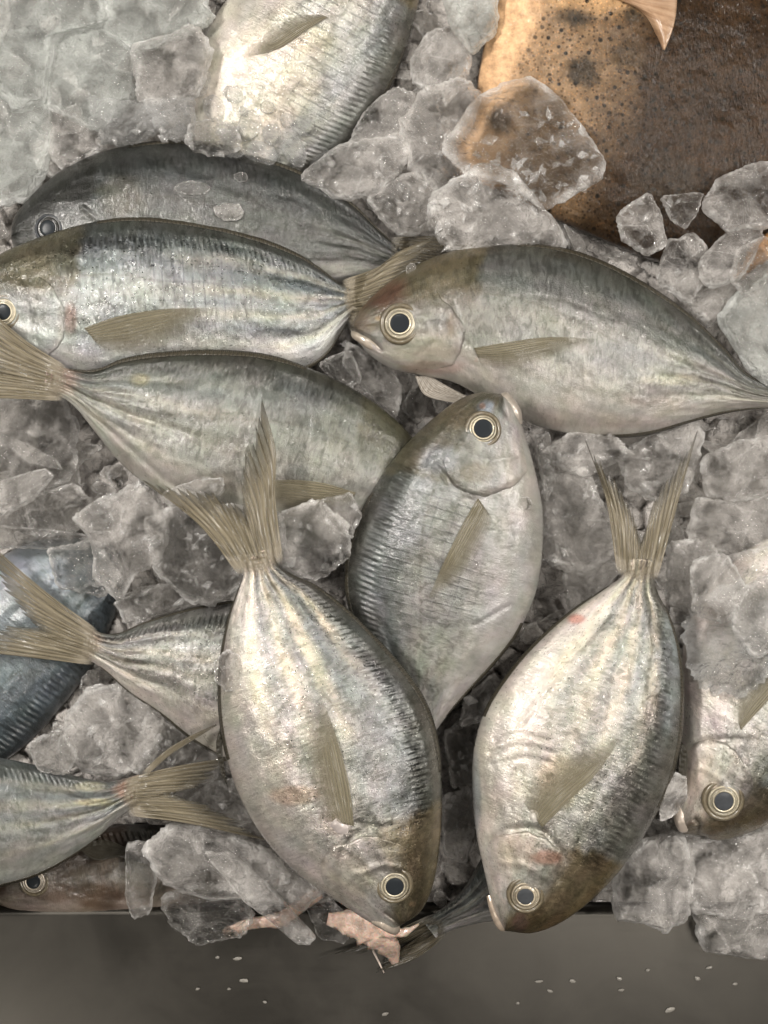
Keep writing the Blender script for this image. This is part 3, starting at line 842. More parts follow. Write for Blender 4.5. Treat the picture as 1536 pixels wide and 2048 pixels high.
# D: large fish at the right with a reddish forehead
D = Fish("D", "large grey fish with a reddish forehead facing left, its tail leaving the right border",
         [(700, 656), (722, 618), (768, 572), (830, 531), (900, 503), (980, 490), (1060, 488), (1140, 501), (1220, 531), (1300, 576), (1380, 632), (1440, 690), (1490, 745), (1540, 770), (1590, 778)],
         [(700, 660), (735, 705), (785, 738), (850, 752), (905, 764), (960, 792), (1040, 838), (1120, 864), (1200, 874), (1290, 868), (1370, 846), (1440, 826), (1500, 817), (1545, 816), (1590, 818)],
         0.034, 0.026, 0.019, group=FISHES, skin=M_SKIN_MATT, tone=0.55, tint=(1.0, 0.99, 0.93), grid=0.12, metal=0.6, seed=4, head=0.305, headcol=(0.20, 0.165, 0.09), stripes=0.15,
         patches=[(762, 586, 62, 42, (0.19, 0.09, 0.058), 0.85), (720, 640, 26, 26, (0.30, 0.22, 0.16), 0.7), (757, 636, 9, 7, (0.62, 0.40, 0.18), 0.8),
                  (860, 700, 80, 50, (0.55, 0.50, 0.40), 0.5), (870, 735, 80, 18, (0.62, 0.46, 0.40), 0.6), (905, 650, 16, 26, (0.30, 0.20, 0.10), 0.6),
                  (1340, 760, 70, 14, (0.80, 0.78, 0.62), 0.75), (1190, 840, 170, 26, (0.62, 0.56, 0.54), 0.7), (1250, 710, 80, 40, (0.26, 0.28, 0.30), 0.5)],
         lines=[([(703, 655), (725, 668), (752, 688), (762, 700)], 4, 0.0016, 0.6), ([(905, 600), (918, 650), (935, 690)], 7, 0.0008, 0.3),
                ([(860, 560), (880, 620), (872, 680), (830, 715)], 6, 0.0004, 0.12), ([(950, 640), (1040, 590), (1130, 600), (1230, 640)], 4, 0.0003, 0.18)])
D.eye(800, 647, 31, 19)
D.gill(936, 692)
D.jaw([(768, 700), (745, 688), (720, 672), (702, 664)], 11, col=(0.62, 0.55, 0.46))
D.jaw([(925, 700), (940, 706), (956, 712), (970, 716)], 20, col=(0.55, 0.47, 0.41), name="fin_base", sink=0.0030)
D.fin_sheet("pectoral_fin", [(948, 696), (1020, 684), (1100, 674), (1198, 678)], [(962, 730), (1020, 740), (1105, 718), (1198, 682)], M_FIN_P)
D.fin_sheet("pelvic_fin", [(860, 752), (900, 775), (950, 800), (975, 812)], [(830, 752), (850, 790), (910, 806), (975, 815)], M_FIN_PALE, lift=-0.001, rise=-0.004)
D.edge_fin("dorsal_fin", 1, 0.38, 0.96, 10)
D.edge_fin("anal_fin", -1, 0.55, 0.96, 9)
D.tail((1720, 690), (1640, 800), (1720, 910), z=0.027)

# E: fish in the centre, head up
E = Fish("E", "plump grey fish in the centre with its head pointing straight up",
         [(1002, 788), (962, 784), (915, 801), (860, 842), (800, 902), (750, 972), (712, 1050), (692, 1130), (697, 1210), (728, 1285), (765, 1345), (790, 1390), (800, 1430), (800, 1470)],
         [(1004, 789), (1030, 815), (1050, 870), (1070, 940), (1085, 1020), (1084, 1110), (1070, 1190), (1035, 1268), (985, 1330), (940, 1378), (902, 1422), (872, 1462), (850, 1500)],
         0.056, 0.046, 0.020, roll=-0.001, group=FISHES, skin=M_SKIN_MATT, tone=0.60, tint=(0.99, 1.0, 0.985), grid=1.0, metal=0.75, seed=5, head=0.33, headcol=(0.155, 0.135, 0.085),
         patches=[(972, 815, 22, 18, (0.45, 0.52, 0.62), 0.75), (965, 812, 8, 8, (0.6, 0.3, 0.18), 0.6), (1040, 930, 40, 90, (0.70, 0.66, 0.60), 0.5), (950, 945, 50, 26, (0.22, 0.18, 0.10), 0.6),
                  (880, 920, 50, 36, (0.34, 0.38, 0.44), 0.5), (870, 1300, 60, 60, (0.60, 0.62, 0.52), 0.5), (1000, 1150, 60, 150, (0.62, 0.62, 0.61), 0.5), (910, 830, 50, 40, (0.20, 0.165, 0.10), 0.7)],
         lines=[([(1003, 789), (1005, 815), (1012, 830)], 4, 0.0016, 0.55), ([(870, 930), (905, 968), (945, 992)], 6, 0.0008, 0.25), ([(945, 992), (1000, 985), (1040, 960)], 6, 0.0008, 0.12),
                ([(950, 1250), (1020, 1210)], 5, 0.0005, 0.3)])
E.eye(966, 858, 27, 18)
E.gill(935, 980)
E.jaw([(1036, 850), (1030, 825), (1016, 803), (1003, 786)], 11, col=(0.60, 0.56, 0.49))
E.jaw([(944, 984), (955, 1000), (966, 1014), (976, 1030)], 20, col=(0.55, 0.55, 0.54), name="fin_base", sink=0.0030)
E.fin_sheet("pectoral_fin", [(956, 996), (925, 1050), (885, 1130), (853, 1205)], [(985, 1038), (975, 1075), (925, 1152), (858, 1205)], M_FIN_P)
E.edge_fin("dorsal_fin", 1, 0.40, 0.93, 7)
E.edge_fin("anal_fin", -1, 0.6, 0.9, 7)
E.tail((700, 1590), (770, 1580), (800, 1660), z=0.046)

# F: silver fish in front
F = Fish("F", "bright silver fish in front with its head down and pink flesh at its mouth",
         [(806, 1848), (842, 1822), (866, 1770), (879, 1695), (884, 1600), (880, 1510), (858, 1422), (815, 1350), (755, 1280), (690, 1217), (632, 1172), (585, 1150), (556, 1128), (547, 1095)],
         [(803, 1850), (776, 1860), (735, 1842), (680, 1806), (620, 1766), (560, 1714), (510, 1650), (470, 1570), (446, 1485), (437, 1400), (441, 1320), (456, 1240), (474, 1185), (487, 1148), (481, 1108)],
         0.066, 0.070, 0.022, group=FISHES, tone=0.90, tint=(1.0, 0.97, 0.93), grid=0.25, metal=1.15, seed=6, head=0.285, headcol=(0.19, 0.155, 0.09), stripes=0.7,
         patches=[(515, 1110, 50, 45, (0.62, 0.50, 0.40), 0.6), (590, 1590, 60, 22, (0.66, 0.42, 0.26), 0.4), (790, 1680, 40, 60, (0.36, 0.30, 0.20), 0.4), (700, 1760, 60, 60, (0.52, 0.48, 0.42), 0.6),
                  (824, 1808, 9, 7, (0.60, 0.42, 0.28), 0.8), (665, 1645, 36, 40, (0.72, 0.66, 0.64), 0.7), (765, 1480, 75, 170, (0.20, 0.215, 0.225), 0.7), (700, 1330, 60, 90, (0.24, 0.27, 0.29), 0.5), (830, 1740, 40, 90, (0.155, 0.125, 0.075), 0.75)],
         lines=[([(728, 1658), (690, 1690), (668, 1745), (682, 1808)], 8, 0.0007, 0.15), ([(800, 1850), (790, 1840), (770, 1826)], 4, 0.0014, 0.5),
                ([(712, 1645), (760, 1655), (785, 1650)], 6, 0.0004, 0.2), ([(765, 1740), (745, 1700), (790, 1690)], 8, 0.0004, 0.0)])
F.eye(789, 1771, 27, 17)
F.gill(692, 1685)
F.jaw([(745, 1838), (765, 1845), (785, 1856), (800, 1862)], 11, col=(0.58, 0.50, 0.42))
F.jaw([(706, 1690), (695, 1668), (678, 1648), (664, 1634)], 24, col=(0.66, 0.60, 0.57), name="fin_base", sink=0.0030)
F.fin_sheet("pectoral_fin", [(708, 1652), (698, 1570), (675, 1480), (640, 1385)], [(645, 1640), (616, 1560), (610, 1470), (634, 1388)], M_FIN_P)
F.fin_sheet("pelvic_fin", [(440, 1455), (432, 1490), (440, 1540), (455, 1575)], [(446, 1470), (445, 1500), (450, 1545), (457, 1578)], M_FIN_D, lift=-0.001, rise=0)
F.edge_fin("dorsal_fin", 1, 0.36, 0.94, 8)
F.edge_fin("anal_fin", -1, 0.55, 0.93, 6)
F.tail((524, 798), (482, 1014), (284, 960), lead_d=[(551, 1000), (551, 900)], lead_v=[(400, 1052)], z=0.0715, droop=-0.002)

# G: golden silver fish on the right
G = Fish("G", "golden silver fish on the right with its head down on the steel ledge",
         [(1012, 1862), (1065, 1866), (1122, 1845), (1182, 1801), (1240, 1741), (1292, 1665), (1336, 1580), (1361, 1480), (1366, 1380), (1358, 1300), (1338, 1232), (1316, 1188), (1308, 1150), (1312, 1120)],
         [(1008, 1860), (986, 1815), (968, 1740), (951, 1660), (944, 1570), (949, 1490), (975, 1410), (1030, 1330), (1090, 1267), (1150, 1217), (1205, 1180), (1246, 1150), (1254, 1115)],
         0.046, 0.050, 0.022, group=FISHES, tone=0.90, tint=(1.0, 0.97, 0.915), grid=0.3, metal=0.9, seed=7, bluek=0.2, dorsal_dark=0.8, head=0.30, headcol=(0.20, 0.155, 0.08), stripes=0.6,
         patches=[(1280, 1130, 46, 46, (0.50, 0.42, 0.33), 0.5), (1155, 1238, 22, 12, (0.60, 0.22, 0.16), 0.7), (1338, 1340, 26, 150, (0.44, 0.51, 0.55), 0.75), (1120, 1560, 60, 60, (0.62, 0.52, 0.34), 0.5),
                  (1030, 1700, 60, 50, (0.62, 0.54, 0.47), 0.7), (1095, 1715, 36, 16, (0.50, 0.24, 0.17), 0.6), (1090, 1850, 80, 40, (0.17, 0.125, 0.07), 0.8), (1040, 1845, 20, 26, (0.20, 0.13, 0.11), 0.7), (950, 1600, 14, 120, (0.34, 0.40, 0.44), 0.7)],
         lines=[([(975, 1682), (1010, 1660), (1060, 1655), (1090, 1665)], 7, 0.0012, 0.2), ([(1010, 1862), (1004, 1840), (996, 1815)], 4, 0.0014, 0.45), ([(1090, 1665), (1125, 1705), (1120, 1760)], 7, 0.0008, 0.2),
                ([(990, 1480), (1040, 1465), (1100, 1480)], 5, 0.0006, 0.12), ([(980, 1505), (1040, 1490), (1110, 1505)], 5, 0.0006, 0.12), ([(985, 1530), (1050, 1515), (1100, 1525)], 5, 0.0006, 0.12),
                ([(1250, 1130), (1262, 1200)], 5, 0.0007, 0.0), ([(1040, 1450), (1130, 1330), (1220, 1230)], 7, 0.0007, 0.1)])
G.eye(1051, 1791, 28, 16, iris=(0.36, 0.31, 0.23), pupil=M_PUPIL_GREY)
G.gill(1090, 1670)
G.jaw([(980, 1790), (988, 1815), (998, 1842), (1010, 1862)], 9, col=(0.50, 0.42, 0.33))
G.jaw([(1096, 1672), (1086, 1652), (1074, 1632), (1062, 1612)], 22, col=(0.66, 0.60, 0.55), name="fin_base", sink=0.0030)
G.fin_sheet("pectoral_fin", [(1084, 1655), (1140, 1600), (1195, 1545), (1252, 1462)], [(1046, 1604), (1066, 1560), (1140, 1510), (1246, 1464)], M_FIN_P)
G.fin_sheet("pelvic_fin", [(1362, 1480), (1375, 1510), (1370, 1560), (1350, 1600)], [(1355, 1490), (1358, 1520), (1355, 1560), (1345, 1595)], M_FIN_D, lift=-0.002, rise=0)
G.edge_fin("dorsal_fin", 1, 0.45, 0.94, 8)
G.edge_fin("anal_fin", -1, 0.5, 0.92, 7)
G.tail((1396, 860), (1284, 1076), (1170, 880), lead_d=[(1352, 1020)], lead_v=[(1212, 1000)], z=0.051, droop=-0.002)

# H: fish cut by the right border
H = Fish("H", "pale fish cut by the right border with an open mouth and wide ringed eye",
         [(1368, 1668), (1405, 1672), (1440, 1681), (1500, 1665), (1560, 1632), (1640, 1560), (1700, 1450), (1730, 1330), (1720, 1210), (1690, 1120), (1670, 1070), (1690, 1020)],
         [(1362, 1664), (1352, 1620), (1358, 1540), (1364, 1440), (1362, 1350), (1370, 1270), (1400, 1200), (1450, 1140), (1510, 1090), (1570, 1060), (1610, 1030), (1640, 1000)],
         0.026, 0.022, 0.020, group=FISHES, tone=0.95, tint=(1.0, 0.97, 0.93), grid=0.2, metal=0.8, seed=8, head=0.27, headcol=(0.14, 0.11, 0.065),
         patches=[(1400, 1560, 45, 110, (0.70, 0.62, 0.55), 0.7), (1400, 1400, 60, 160, (0.66, 0.63, 0.62), 0.6), (1470, 1655, 80, 32, (0.13, 0.10, 0.06), 0.85)],
         lines=[([(1396, 1668), (1400, 1650), (1392, 1640)], 5, 0.002, 0.75), ([(1362, 1500), (1400, 1482), (1480, 1478)], 6, 0.0010, 0.25), ([(1500, 1480), (1480, 1530), (1500, 1570)], 8, 0.0006, 0.12)])
H.eye(1447, 1601, 32, 19, pupil=M_PUPIL_GREY)
H.gill(1455, 1490)
H.jaw([(1362, 1600), (1362, 1620), (1366, 1645), (1375, 1664)], 14, col=(0.66, 0.58, 0.50))
H.fin_sheet("pectoral_fin", [(1482, 1460), (1510, 1430), (1550, 1385), (1610, 1300)], [(1475, 1440), (1478, 1390), (1530, 1330), (1604, 1296)], M_FIN_P)
H.tail((1760, 880), (1690, 960), (1600, 880), z=0.022)

# I: pale fish at the top
I = Fish("I", "pale silver fish at the top border half buried in wet slush",
         [(830, -190), (858, -90), (836, 10), (800, 128), (748, 228), (684, 300), (620, 346), (550, 395), (490, 440), (460, 470)],
         [(826, -192), (700, -160), (560, -90), (462, -10), (412, 70), (388, 170), (380, 270), (390, 350), (410, 410), (425, 450)],
         0.006, 0.002, 0.020, group=FISHES, tone=0.98, tint=(1.0, 0.98, 0.93), grid=0.9, metal=0.6, seed=9, head=0.26, headcol=(0.17, 0.14, 0.08), stripes=0.3, dorsal_dark=0.9,
         patches=[(520, 150, 130, 140, (0.66, 0.61, 0.52), 0.6), (620, 80, 60, 40, (0.62, 0.55, 0.40), 0.4)])
I.fin_sheet("pectoral_fin", [(655, 34), (610, 62), (550, 100), (475, 116)], [(640, 28), (590, 32), (520, 70), (472, 112)], M_FIN_P)
I.edge_fin("dorsal_fin", 1, 0.36, 0.95, 6)
I.tail((420, 560), (430, 500), (330, 520), z=0.0)

# J: bluish fish at the left
J = Fish("J", "bluish grey fish at the left border below the ice, its back to the lower right",
         [(228, 1092), (246, 1150), (236, 1210), (212, 1278), (172, 1350), (112, 1428), (40, 1500), (-60, 1560), (-150, 1600), (-190, 1610)],
         [(222, 1090), (150, 1075), (60, 1085), (-20, 1130), (-100, 1200), (-160, 1300), (-200, 1400), (-225, 1490), (-235, 1550), (-240, 1580)],
         0.000, 0.000, 0.016, group=FISHES, skin=M_SKIN_MATT, tone=0.46, tint=(0.84, 0.98, 1.12), grid=0.0, metal=0.9, seed=10, head=0.0, dorsal_dark=0.6,
         patches=[(120, 1140, 120, 60, (0.80, 0.80, 0.78), 0.7)])

# K: fish whose tail lies on the bluish fish
K = Fish("K", "silver fish with olive tail at the left border, body under the front fish",
         [(745, 1404), (705, 1320), (635, 1242), (545, 1204), (460, 1203), (370, 1221), (290, 1245), (240, 1266), (203, 1266), (172, 1248)],
         [(745, 1408), (690, 1492), (600, 1540), (500, 1540), (400, 1490), (320, 1427), (260, 1386), (216, 1346), (188, 1326), (162, 1312)],
         0.020, 0.026, 0.016, group=FISHES, tone=0.86, tint=(1.0, 0.97, 0.93), grid=0.0, metal=0.9, seed=11, head=0.28, stripes=0.3, dorsal_dark=0.45,
         patches=[(175, 1285, 36, 36, (0.66, 0.54, 0.42), 0.6), (330, 1350, 60, 50, (0.34, 0.34, 0.33), 0.5)])
K.edge_fin("dorsal_fin", 1, 0.5, 0.92, 5)
K.edge_fin("anal_fin", -1, 0.5, 0.94, 6)
K.tail((-55, 1056), (62, 1250), (-95, 1298), lead_d=[(85, 1178)], lead_v=[(70, 1316)], z=0.029, droop=-0.001)

# L: fish at the lower left
L = Fish("L", "grey fish at the lower left with a pink tail root and split tail",
         [(-400, 1656), (-340, 1570), (-240, 1520), (-120, 1502), (-20, 1512), (80, 1532), (160, 1554), (215, 1564), (250, 1557), (278, 1548)],
         [(-400, 1664), (-340, 1740), (-240, 1792), (-100, 1800), (0, 1773), (70, 1752), (140, 1715), (200, 1672), (240, 1634), (282, 1606)],
         0.030, 0.034, 0.017, group=FISHES, skin=M_SKIN_MATT, tone=0.44, tint=(0.96, 1.0, 0.97), grid=0.0, metal=0.8, seed=12, head=0.2, stripes=0.5, dorsal_dark=0.35,
         patches=[(265, 1578, 42, 34, (0.95, 0.60, 0.46), 0.8), (190, 1605, 50, 10, (1.0, 0.88, 0.55), 0.7), (180, 1572, 40, 12, (0.9, 0.82, 0.62), 0.6)])
L.edge_fin("anal_fin", -1, 0.5, 0.9, 4)
L.tail((466, 1514), (352, 1588), (546, 1684), lead_d=[(350, 1533)], lead_v=[(370, 1646)], z=0.037, droop=0.003,
       extra=[([(276, 1552), (330, 1502), (380, 1472), (432, 1448)], [(284, 1560), (338, 1512), (384, 1482), (434, 1451)])])

# M: brown face peeping out below
Mf = Fish("M", "dark brown fish with a round white-ringed eye peeping out under the lower left fish",
          [(-22, 1786), (10, 1728), (70, 1692), (150, 1668), (240, 1650), (330, 1650), (420, 1670), (500, 1700)],
          [(-22, 1792), (30, 1830), (120, 1845), (230, 1845), (330, 1835), (420, 1800), (500, 1745)],
          -0.006, -0.012, 0.013, group=FISHES, skin=M_SKIN_MATT, tone=0.30, tint=(1.0, 0.86, 0.74), grid=0.0, metal=0.3, seed=13, head=0.55, headcol=(0.13, 0.085, 0.05),
          patches=[(110, 1785, 50, 26, (0.6, 0.52, 0.46), 0.8), (215, 1715, 34, 40, (0.66, 0.60, 0.54), 0.8), (200, 1790, 70, 40, (0.20, 0.11, 0.05), 0.7)])
Mf.eye(68, 1762, 25, 15, iris=(0.5, 0.44, 0.36))
Mf.fin_sheet("pectoral_fin", [(165, 1690), (210, 1680), (260, 1700), (292, 1724)], [(160, 1700), (190, 1720), (240, 1715), (290, 1728)], M_FIN_D, lift=0.004, rise=0.006)

# N: fish under the two front ones, its tail lies on the steel
N = Fish("N", "dark blue-grey fish under the two front fish with its tail lying on the steel",
         [(1300, 1506), (1200, 1484), (1080, 1560), (985, 1680), (932, 1770), (895, 1808), (866, 1828), (845, 1842)],
         [(1302, 1512), (1290, 1620), (1220, 1720), (1120, 1790), (1035, 1832), (960, 1846), (905, 1860), (872, 1876)],
         0.016, 0.011, 0.012, group=FISHES, skin=M_SKIN_MATT, tone=0.55, tint=(0.97, 1.0, 1.0), grid=0.0, metal=0.8, seed=14, head=0.28, stripes=0.4)
N.tail((636, 1916), (806, 1892), (752, 1946), M_FIN_T, lead_d=[(740, 1884)], lead_v=[(835, 1915)], z=0.010, droop=0.007)

# ------------------------------------------------------------------ the big brown fish at the upper right
def make_brown_skin():
    t = NT("brown_speckled_skin")
    uv = t.n('ShaderNodeUVMap', uv_map="skin").outputs[0]
    pig = t.n('ShaderNodeAttribute', attribute_name="pigment").outputs[0]
    n1 = t.noise(uv, 2.2, 5, 0.65)
    n2 = t.noise(uv, 9.0, 4, 0.6)
    vo = t.n('ShaderNodeTexVoronoi', {'Vector': uv, 'Scale': 2.3, 'Randomness': 0.8})
    dot = t.math('MULTIPLY', t.mr(vo.outputs[0], 0.19, 0.33, 1.0, 0.0), t.mr(n1, 0.36, 0.5, 0.5, 1))
    vo2 = t.n('ShaderNodeTexVoronoi', {'Vector': uv, 'Scale': 6.5})
    pal = t.mr(vo2.outputs[0], 0.1, 0.4, 0.5, 0.0)
    mk = t.n('ShaderNodeAttribute', attribute_name="marks").outputs[0]
    sep = t.n('ShaderNodeSeparateColor', {0: mk})
    c = t.mix(t.mr(n1, 0.3, 0.7, 0, 1), t.mix(1.0, pig, (0.55, 0.52, 0.48), 'MULTIPLY'), t.mix(1.0, pig, (1.2, 1.18, 1.12), 'MULTIPLY'))
    c = t.mix(t.math('MULTIPLY', pal, sep.outputs[0]), c, t.mix(1.0, c, (2.3, 1.8, 1.3), 'MULTIPLY'))
    vo3 = t.n('ShaderNodeTexVoronoi', {'Vector': uv, 'Scale': 4.4})
    c = t.mix(t.math('MULTIPLY', t.mr(vo3.outputs[0], 0.2, 0.36, 0.75, 0.0), sep.outputs[0]), c, t.mix(1.0, c, (0.25, 0.22, 0.2), 'MULTIPLY'))
    c = t.mix(t.math('MULTIPLY', dot, sep.outputs[0]), c, (0.012, 0.009, 0.006))
    h = t.math('ADD', t.math('MULTIPLY', n2, 0.6), t.math('MULTIPLY', vo2.outputs[0], -0.8))
    nb = t.bump(h, 0.35, 0.0006)
    cn = t.bump(t.noise(t.mapping(uv, (7, 3, 1), (0, 0, 0.2)), 1.0, 3, 0.5), 1.0, 0.0017)
    t.put(t.out, 0, principled(t, color=c, rough=0.5, coat=0.4, coat_rough=0.05, normal=nb, coat_normal=cn, spec=0.12))
    return t.m
M_BROWN = make_brown_skin()

def dome(name, poly, z0, height, mat, parent, colfn, n=180, rings=70, centre=None, edge_bump=0.0, expo=0.5):
    b = spline(poly, n, closed=True)
    c = np.array(centre if centre is not None else b.mean(0), float)
    f = np.linspace(1, 0.0, rings) ** 0.8
    vs, q_ = [], []
    F_, T_ = np.meshgrid(f, np.arange(n), indexing='ij')
    q = c[None, None] + (b[None] - c) * F_[..., None]
    zz = z0 + height * (1 - F_ ** 2.0) ** expo
    zz = zz + 0.0022 * fbm(q[..., 0] / 90, q[..., 1] / 90, 0, 3, 41) * (1 - F_ ** 6) + 0.0006 * fbm(q[..., 0] / 14, q[..., 1] / 14, 0, 2, 43)
    if edge_bump:
        zz = zz + edge_bump * fbm(q[..., 0] / 6, q[..., 1] / 6, 0, 2, 45) * sstep(0.8, 1.0, F_)
    kk = PX * (CAMH - zz) / CAMH
    top = np.stack([(q[..., 0] - 768) * kk, (1024 - q[..., 1]) * kk, zz], -1).reshape(-1, 3)
    col, fx = colfn(q[..., 0].ravel(), q[..., 1].ravel(), F_.ravel())
    uv = q.reshape(-1, 2) * PX * 100
    faces = grid_faces(rings, n, wrap=True)
    faces.append(tuple(range(n))[::-1])
    return link_mesh(name, top, faces, mat, parent, loc=np.array(world_loc(parent)), uv=uv, col=col, fx=fx)

def brown_col(x, y, f):
    n1 = fbm(x / 70, y / 70, 0, 4, 51); n2 = fbm(x / 16, y / 16, 0, 3, 52)
    brown = np.array([0.031, 0.018, 0.009]); orange = np.array([0.70, 0.455, 0.27]); dark = np.array([0.030, 0.024, 0.017]); tan = np.array([0.30, 0.20, 0.12])
    dl = 1.25 * segdist([(1020, -60), (975, 60), (955, 150), (935, 230), (905, 300), (925, 350)], x, y)
    k = (1 - sstep(50, 150, dl + 40 * n1 + 24 * n2))[:, None]
    c = brown * (1 + 0.35 * n1 + 0.2 * n2)[:, None]
    kt = (1 - sstep(170, 430, dl + 90 * n1))[:, None] * 0.8
    c = c * (1 - kt) + tan * kt
    c = c * (1 - k) + orange * (1 + 0.15 * n2)[:, None] * k
    # pale shoulder under the flap
    kp = (0.6 * (1 - sstep(0.4, 1.1, np.hypot((x - 1200) / 150, (y + 10) / 50) + 0.3 * n2)))[:, None]
    c = c * (1 - kp) + np.array([0.50, 0.32, 0.17]) * kp
    for (px, py, rx, ry, s_) in ((1150, 36, 46, 24, 0.85), (1165, 142, 48, 40, 0.8), (998, 245, 34, 36, 0.8), (1262, 28, 22, 20, 0.7), (1250, 110, 40, 30, 0.5), (1120, 210, 26, 26, 0.45), (1330, 360, 90, 60, 0.4)):
        kk = (min(0.95, s_ * 1.15) * (1 - sstep(0.45, 1.15, np.hypot((x - px) / rx, (y - py) / ry) + 0.35 * n2)))[:, None]
        c = c * (1 - kk) + dark * kk
    spots = (1 - k[:, 0]) * np.ones_like(x)
    return np.clip(c, 0.005, 0.8), np.stack([spots, spots, spots], -1)

brown = thing("brown_fish", "big brown speckled fish with an orange rim, sunk in the ice at the upper right", "fish", P(1290, 200, -0.01))
BROWN_POLY = [(1030, -130), (985, 20), (958, 140), (950, 200), (915, 270), (903, 300), (925, 350), (1000, 385), (1080, 425), (1180, 470), (1300, 520), (1420, 540), (1560, 500), (1680, 380), (1720, 200), (1660, 0), (1500, -140), (1250, -190)]
dome("body", BROWN_POLY, 0.004, 0.028, M_BROWN, brown, brown_col, centre=(1300, 160), edge_bump=0.0016)
FISH_POLY["brown"] = (spline(BROWN_POLY, 120, closed=True), 0.004)
def flap_mesh():
    a = spline([(1080, -80), (1190, -22), (1285, 26), (1323, 98)], 40)
    b = spline([(1352, -70), (1354, 0), (1348, 50), (1330, 100)], 40)
    K, T = np.meshgrid(np.linspace(0, 1, 30), np.arange(40), indexing='ij')
    q = a[None] * (1 - K[..., None]) + b[None] * K[..., None]
    zz = 0.030 + 0.004 * np.sin(K * 2.0) + 0.0008 * fbm(q[..., 0] / 30, q[..., 1] / 30, 0, 3, 60)
    kk = PX * (CAMH - zz) / CAMH
    p = np.stack([(q[..., 0] - 768) * kk, (1024 - q[..., 1]) * kk, zz], -1)
    m = make_fin("orange_flap", (0.50, 0.30, 0.17), (0.62, 0.42, 0.27), 0.85, edge=(0.6, 0.42, 0.28), rays=5)
    return solid_sheet("pectoral_fin", p, np.stack([T / 39.0, K], -1), m, brown, 0.0006)
flap_mesh()

# ------------------------------------------------------------------ the bed of crushed ice
def bed_height(px, py):
    """height of the packed ice under the photo pixel"""
    z = -0.004 + 0.004 * fbm(px / 260, py / 260, 0, 3, 70)
    z = z + 0.006 * sstep(500, 0, px) * sstep(500, 0, py)
    z = z - 0.007 * np.exp(-((px - 915) / 50) ** 2) * sstep(1400, 1480, py)  # hollow shaped to deepen the shade between the two front fish
    z = z - 0.016 * sstep(360, 200, px) * sstep(1560, 1720, py)
    z = z + 0.010 * sstep(1150, 1350, px) * sstep(1560, 1720, py)
    return z

def make_bed():
    x = np.arange(-140, 1680, 4.0); y = np.arange(-140, 1826, 4.0)
    X, Y = np.meshgrid(x, y, indexing='ij')
    wx, wy = X + 14 * fbm(X / 40, Y / 40, 0, 2, 80), Y + 14 * fbm(X / 40, Y / 40, 9, 2, 81)
    d1, d2, ha, hb, bx, by = worley(wx / 62, wy / 62, 82)
    e1, e2, ga, gb, cx, cy = worley(wx / 24, wy / 24, 92)
    z = bed_height(X, Y)
    z = z + 0.0070 * (ha - 0.5) + 0.009 * ((ha - 0.5) * bx + (hb - 0.5) * by) - 0.0045 * np.exp(-((d2 - d1) / 0.10) ** 2)
    z = z + 0.0018 * (ga - 0.5) + 0.003 * ((ga - 0.5) * cx + (gb - 0.5) * cy) - 0.0008 * np.exp(-((e2 - e1) / 0.12) ** 2)
    z = z + 0.0011 * fbm(X / 11, Y / 11, 0, 3, 85)
    for poly, zc in FISH_POLY.values():
        m = inside(poly, X, Y)
        z = np.where(m, np.minimum(z, zc - 0.012), z)
    z = np.where(Y > 1806, np.minimum(z, -0.010 - 0.0012 * (Y - 1806)), z)
    z = np.maximum(z, -0.0335)
    kk = PX * (CAMH - z) / CAMH
    v = np.stack([(X - 768) * kk, (1024 - Y) * kk, z], -1)
    v[..., 1] = np.maximum(v[..., 1], YE + 0.001)
    v = v.reshape(-1, 3)
    nu, nv = X.shape
    f = grid_faces(nu, nv)
    o = link_mesh("crushed_ice", v, f, M_BED, kind="stuff")
    o["label"] = "packed bed of crushed grey ice under the fish"
make_bed()

